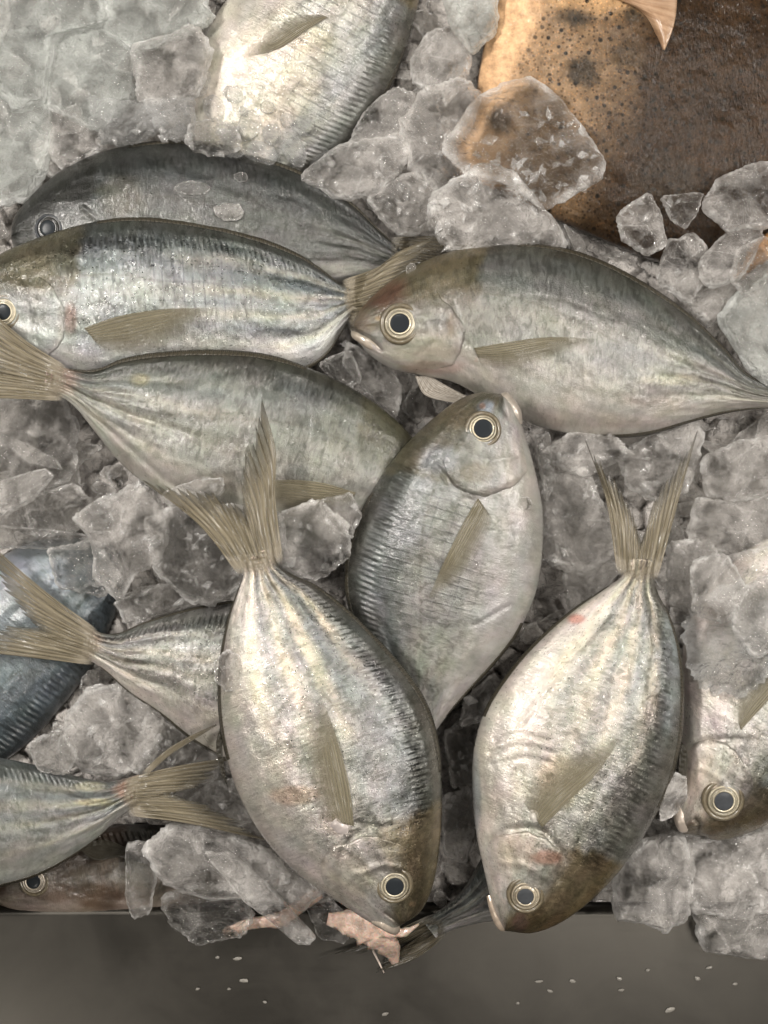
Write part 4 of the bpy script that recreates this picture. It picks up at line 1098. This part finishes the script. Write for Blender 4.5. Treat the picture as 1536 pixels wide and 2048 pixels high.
# ------------------------------------------------------------------ single pieces of ice
def ice_shape(poly, thick, seed, n=84, rough=0.05, facet=0.35, soft=9.0, rings=13):
    """closed plate over a star-shaped outline (metres, centred): jagged rim, broken facets on top; returns verts, faces, frost at the rim"""
    b = np.asarray(poly, float)
    nx = np.roll(b, -1, 0)
    if (b[:, 0] * nx[:, 1] - b[:, 1] * nx[:, 0]).sum() < 0:
        b = b[::-1]; nx = np.roll(b, -1, 0)
    b = np.stack([b * 0.9 + nx * 0.1, b * 0.1 + nx * 0.9], 1).reshape(-1, 2)
    s = np.vstack([b, b[:1]])
    L = np.concatenate([[0], np.cumsum(np.linalg.norm(np.diff(s, axis=0), axis=1))])
    g = np.linspace(0, L[-1], n, endpoint=False)
    b = np.stack([np.interp(g, L, s[:, 0]), np.interp(g, L, s[:, 1])], 1)
    r = np.linalg.norm(b, axis=1); size = r.mean()
    th = np.linspace(0, 2 * np.pi, n, endpoint=False)
    jag = fbm(np.cos(th) * 3.2, np.sin(th) * 3.2, seed * 1.3, 5, seed, 0.72) * rough * 2.9 + rough * 0.45 * (RNG.random(n) - 0.5)
    b = b * (1 + jag)[:, None]
    fr = np.concatenate([[1.0, 0.985, 0.965], np.linspace(0.93, 0.0, rings - 3)])
    F_, _ = np.meshgrid(fr, th, indexing='ij')
    q = b[None] * F_[..., None]
    prof = (1 - F_ ** soft) ** 0.6
    u, w = q[..., 0] / size, q[..., 1] / size
    d1, d2, ha, hb, bx, by = worley(u * 1.2 + seed * 3.1, w * 1.2 + seed, seed)
    fac = (ha - 0.5) * bx * 1.6 + (hb - 0.5) * by * 1.6 + 0.3 * (ha - 0.5)
    ht = thick * (0.5 * prof + facet * fac * prof + 0.10 * prof * fbm(u * 3, w * 3, seed, 3, seed + 2))
    hb_ = -thick * (0.5 * prof + 0.2 * prof * fbm(u * 2, w * 2, seed + 5, 3, seed + 3))
    rim = thick * 0.15 * fbm(np.cos(th) * 6, np.sin(th) * 6, seed, 3, seed + 7)
    ht[0] = rim + thick * 0.08; hb_[0] = rim - thick * 0.08
    top = np.concatenate([q, ht[..., None]], -1); bot = np.concatenate([q, hb_[..., None]], -1)
    nr = len(fr)
    v = np.vstack([top.reshape(-1, 3), bot.reshape(-1, 3)])
    fz = sstep(0.80, 0.99, F_) * np.clip(0.55 + 0.9 * fbm(u * 5, w * 5, seed, 2, seed + 11), 0, 1) + 0.22 * np.exp(-((d2 - d1) / 0.04) ** 2) * (facet > 0.2)
    fz = np.clip(fz, 0, 1)
    fx = np.concatenate([fz.ravel(), fz.ravel()])
    f = grid_faces(nr, n, wrap=True)
    f2 = [tuple(i + nr * n for i in reversed(x)) for x in f]
    side = [(j, j + nr * n, (j + 1) % n + nr * n, (j + 1) % n) for j in range(n)]
    return v, f + f2 + side, np.stack([fx, fx, fx], -1)

def traced_ice(poly, z, thick, label, mat=None, tilt=(0, 0), group=None, seed=None, rough=0.05, facet=0.35, soft=9.0, name="ice_chunk"):
    p = np.asarray(poly, float)
    c = p.mean(0)
    p = c + (p - c) * (1.18 if p[:, 0].max() < 440 and p[:, 1].max() < 420 else 1.14)
    loc = P(c[0], c[1], z)
    k = PX * (CAMH - z) / CAMH
    loc_poly = (p - c) * np.array([k, -k])
    loc_poly = loc_poly[::-1]
    traced_ice.n += 1
    seed = traced_ice.n if seed is None else seed
    v, f, fx = ice_shape(loc_poly, thick, seed, n=110, rough=rough, facet=facet, soft=soft, rings=17)
    o = link_mesh(name, v, f, mat or M_ICE, fx=fx)
    o.location = Vector(loc)
    o.rotation_euler = (tilt[1], -tilt[0], 0)
    tag(o, label, "ice", group or "loose pieces of ice round the fish")
    ICE_POLY.append(p)
    return o
traced_ice.n = 100
ICE_POLY = []
TI = traced_ice
# on and round the brown fish
TI([(958, 205), (1010, 172), (1062, 164), (1105, 195), (1150, 255), (1196, 318), (1188, 350), (1130, 385), (1082, 410), (1030, 362), (945, 345), (905, 296)], 0.036, 0.006, "large clear ice plate lying on the orange edge of the brown fish", M_ICE_CLEAR, (0.03, -0.1), rough=0.03, facet=0.12)
TI([(805, 258), (850, 190), (915, 168), (958, 200), (935, 262), (908, 296), (922, 350), (880, 382), (826, 330)], 0.016, 0.014, "rounded grey ice chunk left of the brown fish's orange rim")
TI([(868, 412), (905, 372), (968, 336), (1020, 352), (1062, 398), (1105, 440), (1120, 490), (1020, 492), (905, 500)], 0.030, 0.014, "broad frosted ice chunk between the red-headed fish's back and the brown fish", tilt=(-0.05, 0.15))
TI([(1238, 428), (1298, 394), (1318, 430), (1330, 486), (1292, 506), (1246, 474)], 0.034, 0.010, "upright grey ice piece at the lower edge of the brown fish")
TI([(1324, 396), (1404, 388), (1390, 428), (1372, 454), (1346, 440)], 0.036, 0.007, "small triangular dark ice chip lying on the brown fish", M_ICE_CLEAR, facet=0.2)
TI([(1410, 412), (1442, 362), (1500, 338), (1545, 330), (1548, 448), (1500, 452), (1455, 456)], 0.036, 0.011, "grey ice piece at the right border on the brown fish", M_ICE)
TI([(1338, 486), (1385, 472), (1410, 500), (1408, 560), (1380, 600), (1318, 560)], 0.026, 0.010, "round-topped ice piece over the back of the red-headed fish")
TI([(1404, 520), (1446, 474), (1512, 450), (1520, 480), (1480, 552), (1430, 572), (1404, 556)], 0.032, 0.010, "slanted pinkish ice piece left of the orange scrap")
TI([(1442, 640), (1490, 580), (1545, 545), (1560, 700), (1545, 770), (1505, 740)], 0.028, 0.014, "bright white ice lump at the right border above the tail of the red-headed fish", M_ICE_WHITE, facet=0.15)
TI([(1380, 610), (1440, 560), (1500, 560), (1470, 610), (1420, 650)], 0.018, 0.010, "flat grey ice piece above the white lump")
TI([(1462, 556), (1480, 500), (1530, 478), (1560, 520), (1540, 560), (1490, 585)], 0.036, 0.006, "thin clear ice plate lying over the orange scrap", M_ICE_CLEAR, rough=0.04, facet=0.15)
# top middle
TI([(612, 352), (690, 290), (795, 276), (815, 318), (745, 388), (670, 392)], 0.016, 0.011, "long grey ice slab right of the dark arched fish")
TI([(700, 288), (735, 222), (790, 178), (830, 200), (808, 262), (770, 282)], 0.014, 0.012, "ice chunk beside the back of the pale top fish")
TI([(888, -10), (992, -10), (988, 62), (944, 102), (905, 50)], 0.016, 0.012, "bright ice lump at the top border left of the orange rim", M_ICE_WHITE)
TI([(826, 118), (862, 70), (905, 58), (936, 108), (925, 160), (860, 182), (828, 160)], 0.010, 0.012, "grey ice cube between the pale top fish and the brown fish")
TI([(740, 400), (820, 345), (880, 395), (868, 450), (800, 470)], 0.014, 0.012, "dim ice piece above the tail of the dark arched fish")
# slush over the pale top fish
TI([(380, 250), (430, 240), (470, 262), (478, 300), (420, 310), (376, 290)], 0.026, 0.008, "small rounded ice lump at the belly end of the pale top fish", M_ICE_CLEAR)
# top left field
TI([(-30, -30), (210, -30), (205, 55), (110, 78), (92, 190), (40, 205), (-30, 150)], 0.018, 0.016, "huge smooth haze-tinted ice slab in the top left corner", M_ICE_WHITE, facet=0.12)
TI([(110, 84), (206, 62), (270, 110), (262, 190), (190, 250), (100, 200)], 0.014, 0.014, "large pale ice slab second from the top left corner", M_ICE_WHITE, facet=0.15)
TI([(215, -30), (398, -30), (410, 44), (300, 92), (260, 90), (212, 50)], 0.016, 0.014, "pale ice slab at the top border left of the pale fish", M_ICE_WHITE, facet=0.12)
TI([(270, 100), (390, 60), (418, 110), (390, 190), (290, 200)], 0.020, 0.010, "wet grey ice slab beside the belly of the pale top fish", M_ICE, facet=0.3)
TI([(-30, 160), (44, 212), (90, 210), (100, 300), (60, 380), (-30, 400)], 0.012, 0.014, "tall pale ice slab at the left border above the dark fish's head", M_ICE_WHITE, facet=0.2)
TI([(100, 215), (186, 256), (210, 290), (130, 335), (96, 300)], 0.010, 0.012, "dull ice piece above the head of the dark arched fish", M_ICE)
TI([(186, 200), (286, 210), (330, 250), (260, 286), (205, 282)], 0.018, 0.010, "crumbly ice piece above the nape of the dark arched fish", M_SLUSH, rough=0.1)
TI([(290, 205), (385, 200), (380, 280), (330, 275)], 0.020, 0.009, "crumbly wet ice piece above the back of the dark arched fish", M_SLUSH, rough=0.1)
# right middle
TI([(1092, 902), (1148, 866), (1226, 878), (1256, 906), (1210, 930), (1168, 952), (1112, 925)], 0.030, 0.009, "flat ice piece beside the left tail lobe of the golden fish", tilt=(0.1, 0.1))
TI([(1248, 918), (1300, 870), (1384, 846), (1402, 875), (1372, 970), (1330, 1010), (1265, 968)], 0.020, 0.010, "triangular ice piece between the tail lobes of the golden fish")
TI([(1088, 960), (1168, 940), (1200, 1010), (1240, 1100), (1170, 1140), (1096, 1110)], 0.022, 0.012, "grey ice chunk between the central fish and the golden fish's tail")
TI([(1408, 920), (1480, 885), (1550, 880), (1550, 970), (1480, 1000), (1420, 985)], 0.024, 0.011, "pale ice piece at the right border below the red-headed fish")
TI([(1400, 1000), (1490, 1005), (1550, 980), (1550, 1080), (1470, 1110), (1380, 1080)], 0.020, 0.012, "ice slab at the right border level with the golden fish's tail")
TI([(1340, 1090), (1420, 1090), (1450, 1160), (1400, 1230), (1340, 1200)], 0.022, 0.011, "ice lump right of the golden fish's tail root")
TI([(1450, 1120), (1550, 1090), (1550, 1200), (1490, 1230), (1440, 1190)], 0.028, 0.010, "ice lump at the right border over the pale cut-off fish")
TI([(1420, 1200), (1480, 1180), (1545, 1210), (1560, 1300), (1500, 1370), (1430, 1390), (1385, 1340), (1380, 1260)], 0.047, 0.003, "wet clear slush patch over the pale cut-off fish", M_SLUSH, rough=0.12, facet=0.5, soft=3.0)
TI([(1385, 1130), (1450, 1110), (1490, 1180), (1450, 1240), (1392, 1225)], 0.046, 0.008, "grey ice lump on the tail half of the pale cut-off fish", M_ICE)
TI([(1470, 1190), (1550, 1150), (1560, 1290), (1510, 1310), (1470, 1260)], 0.047, 0.008, "broad frosted ice lump on the flank of the pale cut-off fish", M_ICE)
TI([(1130, 1150), (1200, 1120), (1240, 1140), (1190, 1190), (1140, 1215)], 0.020, 0.010, "dark ice piece beside the belly fin of the golden fish", M_ICE_CLEAR)
# left middle
TI([(-20, 808), (118, 798), (148, 850), (142, 950), (70, 985), (-20, 1000)], 0.012, 0.012, "dark grey ice slab at the left border under the pink tail root", M_ICE_CLEAR)
TI([(-20, 972), (85, 940), (102, 955), (60, 1002), (-20, 1042)], 0.024, 0.008, "long thin ice flake at the left border")
TI([(152, 1040), (210, 1002), (292, 972), (330, 1040), (316, 1118), (268, 1140), (242, 1196), (196, 1150), (190, 1080)], 0.030, 0.012, "large clear ice chunk left of the front fish's tail", M_ICE)
TI([(296, 1050), (360, 1020), (440, 1060), (478, 1110), (476, 1170), (420, 1205), (372, 1190), (318, 1135)], 0.032, 0.010, "large clear ice plate below the front fish's left tail lobe", M_ICE_CLEAR)
TI([(330, 985), (390, 962), (440, 958), (442, 985), (400, 1010), (345, 1010)], 0.056, 0.006, "white ice flake on the belly of the grey-green fish", M_ICE)
TI([(552, 1040), (630, 1005), (690, 1050), (694, 1110), (640, 1150), (560, 1140)], 0.058, 0.012, "rounded clear ice dome between the front fish's tail and the central fish", M_ICE, facet=0.15, soft=3.5)
TI([(440, 1010), (560, 1030), (560, 1110), (500, 1130), (430, 1080)], 0.054, 0.008, "ice piece under the tail fork of the front fish", M_ICE)
TI([(640, 1005), (700, 990), (720, 1030), (700, 1075), (660, 1050)], 0.060, 0.008, "small clear ice piece beside the central fish's back", M_ICE_CLEAR)
TI([(50, 1000), (150, 970), (180, 1010), (150, 1060), (70, 1070)], 0.018, 0.009, "dark clear ice piece left of the large clear chunk", M_ICE_CLEAR)
TI([(-20, 1050), (90, 1060), (170, 1070), (160, 1098), (-20, 1092)], 0.020, 0.010, "dark ice bar at the left border above the bluish fish", M_ICE_CLEAR)
TI([(100, 1100), (190, 1085), (235, 1150), (200, 1190), (120, 1170)], 0.024, 0.007, "clear ice piece on the pale side of the bluish fish", M_ICE_CLEAR)
TI([(240, 1200), (330, 1170), (420, 1208), (330, 1225), (255, 1245)], 0.018, 0.010, "brownish clear ice piece along the back of the silver fish on the left", M_ICE_CLEAR)
# lower left
TI([(180, 1385), (240, 1372), (320, 1430), (300, 1520), (250, 1545), (180, 1540), (130, 1500), (140, 1440)], 0.022, 0.013, "big ice chunk between the bluish fish and the split tail")
TI([(300, 1430), (400, 1478), (440, 1500), (420, 1560), (330, 1570), (270, 1540)], 0.020, 0.011, "clear ice plate behind the split tail", M_ICE_CLEAR)
TI([(60, 1490), (120, 1460), (150, 1510), (130, 1545), (80, 1540)], 0.044, 0.008, "small wet ice piece on the lower left fish's back", M_ICE_CLEAR)
TI([(420, 1570), (470, 1560), (500, 1640), (440, 1660), (360, 1620)], 0.020, 0.010, "dim clear ice piece inside the fork of the split tail", M_ICE_CLEAR)
TI([(300, 1690), (360, 1655), (460, 1672), (545, 1712), (560, 1760), (500, 1790), (420, 1790), (330, 1760)], 0.022, 0.014, "broad frosted ice lump below the split tail")
TI([(256, 1696), (300, 1690), (310, 1760), (298, 1818), (270, 1830), (256, 1800)], 0.016, 0.012, "narrow icicle-like ice piece hanging over the steel ledge", M_ICE_CLEAR)
TI([(330, 1800), (382, 1772), (450, 1770), (500, 1826), (482, 1862), (400, 1884), (345, 1845)], 0.013, 0.014, "clear rounded ice lump hanging over the steel ledge", M_ICE_CLEAR, facet=0.25)
TI([(424, 1716), (470, 1716), (540, 1775), (590, 1832), (622, 1866), (612, 1882), (588, 1878), (540, 1838), (490, 1800)], 0.026, 0.008, "long slanting ice flake pointing down at the steel ledge", rough=0.025)
TI([(540, 1720), (590, 1750), (640, 1780), (600, 1820), (550, 1780)], 0.018, 0.010, "ice piece beside the belly of the front silver fish", M_ICE)
TI([(610, 1800), (660, 1800), (700, 1840), (690, 1880), (640, 1872)], 0.008, 0.010, "clear wet ice lump next to the pink flesh", M_ICE_CLEAR)
# lower right
TI([(1232, 1740), (1290, 1690), (1360, 1672), (1380, 1740), (1370, 1820), (1330, 1858), (1290, 1836), (1240, 1830)], 0.020, 0.015, "grey ice lump right of the golden fish's forehead")
TI([(1370, 1690), (1440, 1684), (1550, 1660), (1560, 1800), (1480, 1830), (1390, 1810)], 0.018, 0.016, "broad ice slab below the pale cut-off fish")
TI([(1386, 1815), (1440, 1820), (1550, 1800), (1560, 1910), (1480, 1905), (1410, 1892)], 0.010, 0.016, "clear melting ice lump over the steel at the right border", M_ICE)
TI([(890, 1470), (940, 1440), (965, 1480), (950, 1560), (905, 1570)], 0.010, 0.010, "dark ice piece between the front and golden fish, the upper one", M_ICE_CLEAR)
TI([(886, 1600), (940, 1580), (948, 1660), (930, 1720), (890, 1700)], 0.010, 0.012, "dark ice piece between the front and golden fish, the lower one", M_ICE_CLEAR)
TI([(930, 1400), (985, 1350), (1010, 1380), (960, 1440), (925, 1450)], 0.030, 0.010, "round clear ice piece under the belly of the central fish", M_ICE_CLEAR)
TI([(700, 690), (760, 720), (800, 770), (790, 830), (730, 780), (690, 730)], 0.020, 0.010, "clear ice piece under the chin of the red-headed fish", M_ICE_CLEAR)
TI([(640, 730), (700, 700), (720, 760), (690, 780)], 0.024, 0.009, "small clear ice piece between three fish", M_ICE_CLEAR)
TI([(1070, 880), (1100, 870), (1110, 960), (1092, 1000)], 0.024, 0.010, "small ice piece beside the cheek of the central fish", M_ICE_CLEAR)
# bits lying on the fish
def on_fish(fish, px, py, rx, ry, th, label, mat=None, n=7, name="ice_chip", rot=0.0, group=None):
    a = np.linspace(0, 2 * np.pi, n, endpoint=False)
    rr = 1 + 0.25 * (RNG.random(n) - 0.5)
    x, y = np.cos(a) * rx * rr, np.sin(a) * ry * rr
    poly = np.stack([px + x * math.cos(rot) - y * math.sin(rot), py + x * math.sin(rot) + y * math.cos(rot)], 1)
    z = float(fish.height(np.array([px]), np.array([py]))[0])
    return traced_ice(poly, z + th * 0.15, th, label, mat or M_ICE_CLEAR, group=group or "chips of ice and drops lying on the fish", name=name, soft=3.0, rough=0.04)
on_fish(A, 385, 376, 34, 13, 0.004, "oval melting ice chip on the back of the dark arched fish")
on_fish(A, 482, 354, 14, 9, 0.003, "tiny ice chip near the back edge of the dark arched fish")
on_fish(A, 458, 424, 30, 18, 0.006, "pinkish ice clump above the back of the silver fish", M_ICE)
on_fish(F, 462, 1342, 30, 38, 0.007, "clear ice lump on the belly edge of the front silver fish")
on_fish(G, 1345, 1590, 24, 48, 0.005, "slushy ice strip on the back of the golden fish", M_ICE, rot=0.3)
on_fish(D, 822, 540, 10, 14, 0.003, "tiny ice chip on the nape of the red-headed fish")
on_fish(E, 1048, 1006, 15, 13, 0.003, "round clear drop on the breast of the central fish")
on_fish(E, 947, 1128, 10, 9, 0.0025, "small clear drop beside the yellow fin of the central fish")
on_fish(I, 535, 215, 14, 12, 0.003, "round drop on the flank of the pale top fish")

for (qx, qy, rx, ry, th) in ((430, 215, 26, 20, .005), (468, 190, 20, 16, .004), (500, 250, 30, 22, .005), (455, 262, 24, 18, .005), (545, 268, 22, 18, .004), (590, 300, 34, 20, .005), (520, 305, 36, 22, .006),
                             (465, 318, 34, 24, .007), (425, 330, 30, 22, .007), (575, 240, 16, 13, .003), (610, 255, 24, 18, .003), (405, 165, 24, 26, .006), (398, 110, 22, 24, .006), (640, 318, 24, 13, .004), (488, 222, 10, 9, .003)):
    on_fish(I, qx, qy, rx, ry, th, "wet clear lump melting on the belly and flank of the pale top fish", M_SLUSH, rot=random.uniform(0, 3), group="wet lumps of ice melting on the pale top fish")
# filler pieces: a few source shapes, copied
SOURCES = []
for i in range(16):
    k = random.randint(4, 7)
    a = np.sort(np.linspace(0, 2 * np.pi, k, endpoint=False) + RNG.normal(0, 0.22, k))
    rr = RNG.uniform(0.6, 1.25, k)
    if i % 2:
        SOURCES.append(ice_shape(np.stack([np.cos(a) * rr * 1.3, np.sin(a) * rr * RNG.uniform(0.3, 0.55)], 1), RNG.uniform(0.12, 0.25), 300 + i, n=64, rough=0.05, facet=0.4, soft=14))
    else:
        SOURCES.append(ice_shape(np.stack([np.cos(a) * rr, np.sin(a) * rr * RNG.uniform(0.6, 1.0)], 1), RNG.uniform(0.22, 0.45), 300 + i, n=64, rough=0.05, facet=0.5, soft=12))
SRC_OBJ = {}
def filler(px, py, r, z, mat, label, group):
    i = random.randrange(len(SOURCES))
    key = (i, mat.name)
    loc = P(px, py, z)
    if key not in SRC_OBJ:
        o = link_mesh("ice_chunk", SOURCES[i][0], SOURCES[i][1], mat, fx=SOURCES[i][2])
        SRC_OBJ[key] = o
    else:
        o = SRC_OBJ[key].copy()
        COL.objects.link(o)
    s = r * PX
    o.scale = (s, s, s * random.uniform(0.7, 1.0))
    o.location = Vector(loc)
    o.rotation_euler = (random.gauss(0, 0.28), random.gauss(0, 0.28), random.uniform(0, 6.28))
    tag(o, label, "ice", group)
cnt = 0
gx, gy = np.meshgrid(np.arange(-60, 1600, 6.0), np.arange(-60, 1860, 6.0), indexing='ij')
FMASK = np.zeros(gx.shape, bool)
for p, z in FISH_POLY.values():
    FMASK |= inside(p[::5], gx, gy)
def on_body(px, py):
    i, j = int((px + 60) / 6), int((py + 60) / 6)
    return FMASK[min(max(i, 0), FMASK.shape[0] - 1), min(max(j, 0), FMASK.shape[1] - 1)]
CHIP_SITES = [("dark arched fish", A), ("silver fish cut by the left border", B), ("grey-green fish with the pink tail root", C), ("red-headed fish", D), ("central fish", E),
              ("front silver fish", F), ("golden fish on the right", G), ("pale fish cut by the right border", H), ("pale top fish", I), ("bluish fish", J), ("silver fish with tail at left", K),
              ("lower left fish with the split tail", L)]
CHIP_SITES = [(n_, np.vstack([f_.dp[::20], f_.vp[::-20]])) for n_, f_ in CHIP_SITES] + [("brown speckled fish", FISH_POLY["brown"][0][::4])]
placed = []
for tries in range(9000):
    px, py = random.uniform(-40, 1576), random.uniform(-40, 1800)
    r = random.uniform(26, 74) * (0.6 if random.random() < 0.45 else 1)
    if px < 340 and py > 1640:
        continue
    if on_body(px, py) or any(on_body(px + r * 0.45 * math.cos(a), py + r * 0.45 * math.sin(a)) for a in np.linspace(0, 6.283, 8, endpoint=False)):
        continue
    if any((px - a) ** 2 + (py - b) ** 2 < (0.34 * (r + c)) ** 2 for a, b, c in placed):
        continue
    placed.append((px, py, r))
    z = float(bed_height(np.array(px), np.array(py))) + random.uniform(0.003, 0.013)
    near = min(CHIP_SITES, key=lambda t_: float(segdist(t_[1], np.array(px), np.array(py))))[0]
    kindw = "thin shard" if r < 24 else ("small chip" if r < 38 else "medium chunk")
    filler(px, py, r, z, random.choice([M_ICE, M_ICE, M_ICE_CLEAR]), "%s of crushed ice packed beside the %s" % (kindw, near), "%ss of ice beside the %s" % (kindw, near))
    cnt += 1
    if cnt >= 260:
        break
print("fillers", cnt)

# ------------------------------------------------------------------ scraps
def blob_mesh(name, pts, widths, zs, mat, parent=None, n=20, m=40, seed=0, flat=0.6, bump=0.25):
    c = spline(pts, m); w = np.interp(np.linspace(0, 1, m), np.linspace(0, 1, len(widths)), widths); z = np.interp(np.linspace(0, 1, m), np.linspace(0, 1, len(zs)), zs)
    th = np.linspace(0, 2 * np.pi, n, endpoint=False)
    vs = []
    for i in range(m):
        d = c[min(m - 1, i + 1)] - c[max(0, i - 1)]; d = d / (np.linalg.norm(d) + 1e-9); nn = np.array([-d[1], d[0]])
        for t in th:
            ww = w[i] * (1 + bump * float(fbm(i * 0.25, math.cos(t) * 1.5 + 3, math.sin(t) * 1.5, 3, seed)))
            q = c[i] + nn * math.cos(t) * ww
            vs.append(P(q[0], q[1], z[i] + math.sin(t) * ww * PX * flat))
    f = grid_faces(m, n, wrap=True)
    f.append(tuple(range(n))[::-1]); f.append(tuple(range((m - 1) * n, m * n)))
    loc = P(c[m // 2][0], c[m // 2][1], z[m // 2])
    return link_mesh(name, vs, f, mat, parent, loc=np.array(world_loc(parent)) if parent else loc)

flesh = thing("fish_flesh", "torn scrap of pink flesh hanging under the front fish's mouth onto the steel", "flesh", P(760, 1880, 0.002))
blob_mesh("shred", [(655, 1838), (705, 1848), (752, 1866), (782, 1898), (792, 1932)], [12, 24, 30, 22, 6], [0.014, 0.018, 0.022, 0.016, 0.003], M_FLESH, flesh, seed=5, bump=0.6)
blob_mesh("shred", [(740, 1855), (790, 1866), (815, 1862), (838, 1848)], [16, 13, 8, 2], [0.020, 0.024, 0.022, 0.02], M_FLESH, flesh, seed=9, bump=0.6)
blob_mesh("thread", [(738, 1880), (748, 1905), (758, 1925), (768, 1946)], [3, 2.2, 2.0, 1.2], [0.016, 0.010, 0.005, 0.001], M_STRING, flesh, n=8, flat=1)
scrap = blob_mesh("pink_scrap", [(444, 1862), (500, 1848), (560, 1838), (600, 1812), (640, 1785)], [3, 12, 14, 14, 12], [0.004, 0.008, 0.010, 0.012, 0.012], M_FLESH, seed=13, bump=0.35)
tag(scrap, "pale pink pointed scrap half under the ice flake at the edge of the steel", "flesh")
org = blob_mesh("orange_scrap", [(1470, 556), (1495, 530), (1520, 505), (1560, 480)], [6, 16, 22, 26], [0.022, 0.026, 0.026, 0.024], M_ORANGE, seed=17)
tag(org, "small orange scrap between ice pieces at the right border", "scrap")

# crumbs of ice lying on the pieces: far too many to count
def make_crumbs(n=10000):
    bpy.context.view_layer.update()
    dg = bpy.context.evaluated_depsgraph_get()
    base = np.array([(1, 0, 0), (0, 1, 0), (-1, 0, 0), (0, -1, 0), (0, 0, 1), (0, 0, -1)], float)
    bf = [(0, 1, 4), (1, 2, 4), (2, 3, 4), (3, 0, 4), (1, 0, 5), (2, 1, 5), (3, 2, 5), (0, 3, 5)]
    V, F_ = [], []
    k = 0
    for i in range(n):
        px, py = random.uniform(-20, 1556), random.uniform(-20, 1850)
        d = float(fbm(px / 44, py / 44, 0, 3, 700))
        if d < random.uniform(-0.35, 0.3):
            continue
        o = P(px, py, 0.2)
        ok, hit, nrm, _, ob, _ = scene.ray_cast(dg, Vector(o), Vector((0, 0, -1)))
        if not ok or not (ob.name.startswith("ice_chunk") or ob.name.startswith("crushed_ice")):
            continue
        big = random.random() < 0.30
        sz = PX * (random.uniform(5, 15) if big else (0.8 + 3.0 * random.random() ** 3))
        v = base * (0.45 + 1.1 * RNG.random((6, 1))) + 0.3 * (RNG.random((6, 3)) - 0.5)
        if big:
            v = v * np.array([1.0, random.uniform(0.35, 0.9), random.uniform(0.25, 0.5)])
        q = Matrix.Rotation(random.uniform(0, 6.28), 3, Vector((random.gauss(0, 0.35 if big else 1), random.gauss(0, 0.35 if big else 1), random.choice([-1, 1]) if big else random.gauss(0, 1))).normalized())
        v = v @ np.array(q).T * sz + np.array(hit) + np.array(nrm) * sz * (0.05 if big else 0.3)
        V.append(v)
        F_ += [tuple(j + 6 * k for j in f) for f in bf]
        k += 1
    o = link_mesh("ice_crumbs", np.vstack(V), F_, M_CRUMB, smooth=False, kind="stuff")
    o["label"] = "fine crumbs of ice frosting the larger pieces"
make_crumbs()

# flecks dried on the steel
for i, (px, py, rx, ry) in enumerate([(475, 1917, 9, 4), (435, 1915, 5, 3), (488, 1961, 10, 4), (458, 1978, 4, 3), (530, 2004, 5, 3), (770, 2028, 7, 4), (1077, 1963, 9, 3), (1145, 1962, 6, 4), (1238, 1957, 6, 4), (1100, 1982, 7, 3),
                                        (1242, 1980, 6, 3), (1340, 2020, 11, 5), (1395, 1957, 6, 4), (395, 1978, 5, 3), (1296, 1940, 5, 3), (1470, 1968, 5, 3), (1418, 1935, 7, 3), (1035, 2006, 4, 3)]):
    a = np.linspace(0, 2 * np.pi, 7, endpoint=False)
    rr = 1 + 0.4 * (RNG.random(7) - 0.5)
    poly = np.stack([np.cos(a) * rx * rr, np.sin(a) * ry * rr], 1) * PX
    v, f, fx = ice_shape(poly, 0.0012, 500 + i, n=20, rough=0.1, rings=6)
    o = link_mesh("fish_scale", v, f, M_SCALE)
    o.location = Vector(P(px, py, 0.0005))
    o.rotation_euler = (0, 0, random.uniform(-0.4, 0.4))
    tag(o, "tiny pale fleck stuck to the steel ledge", "fleck", "pale flecks on the steel")
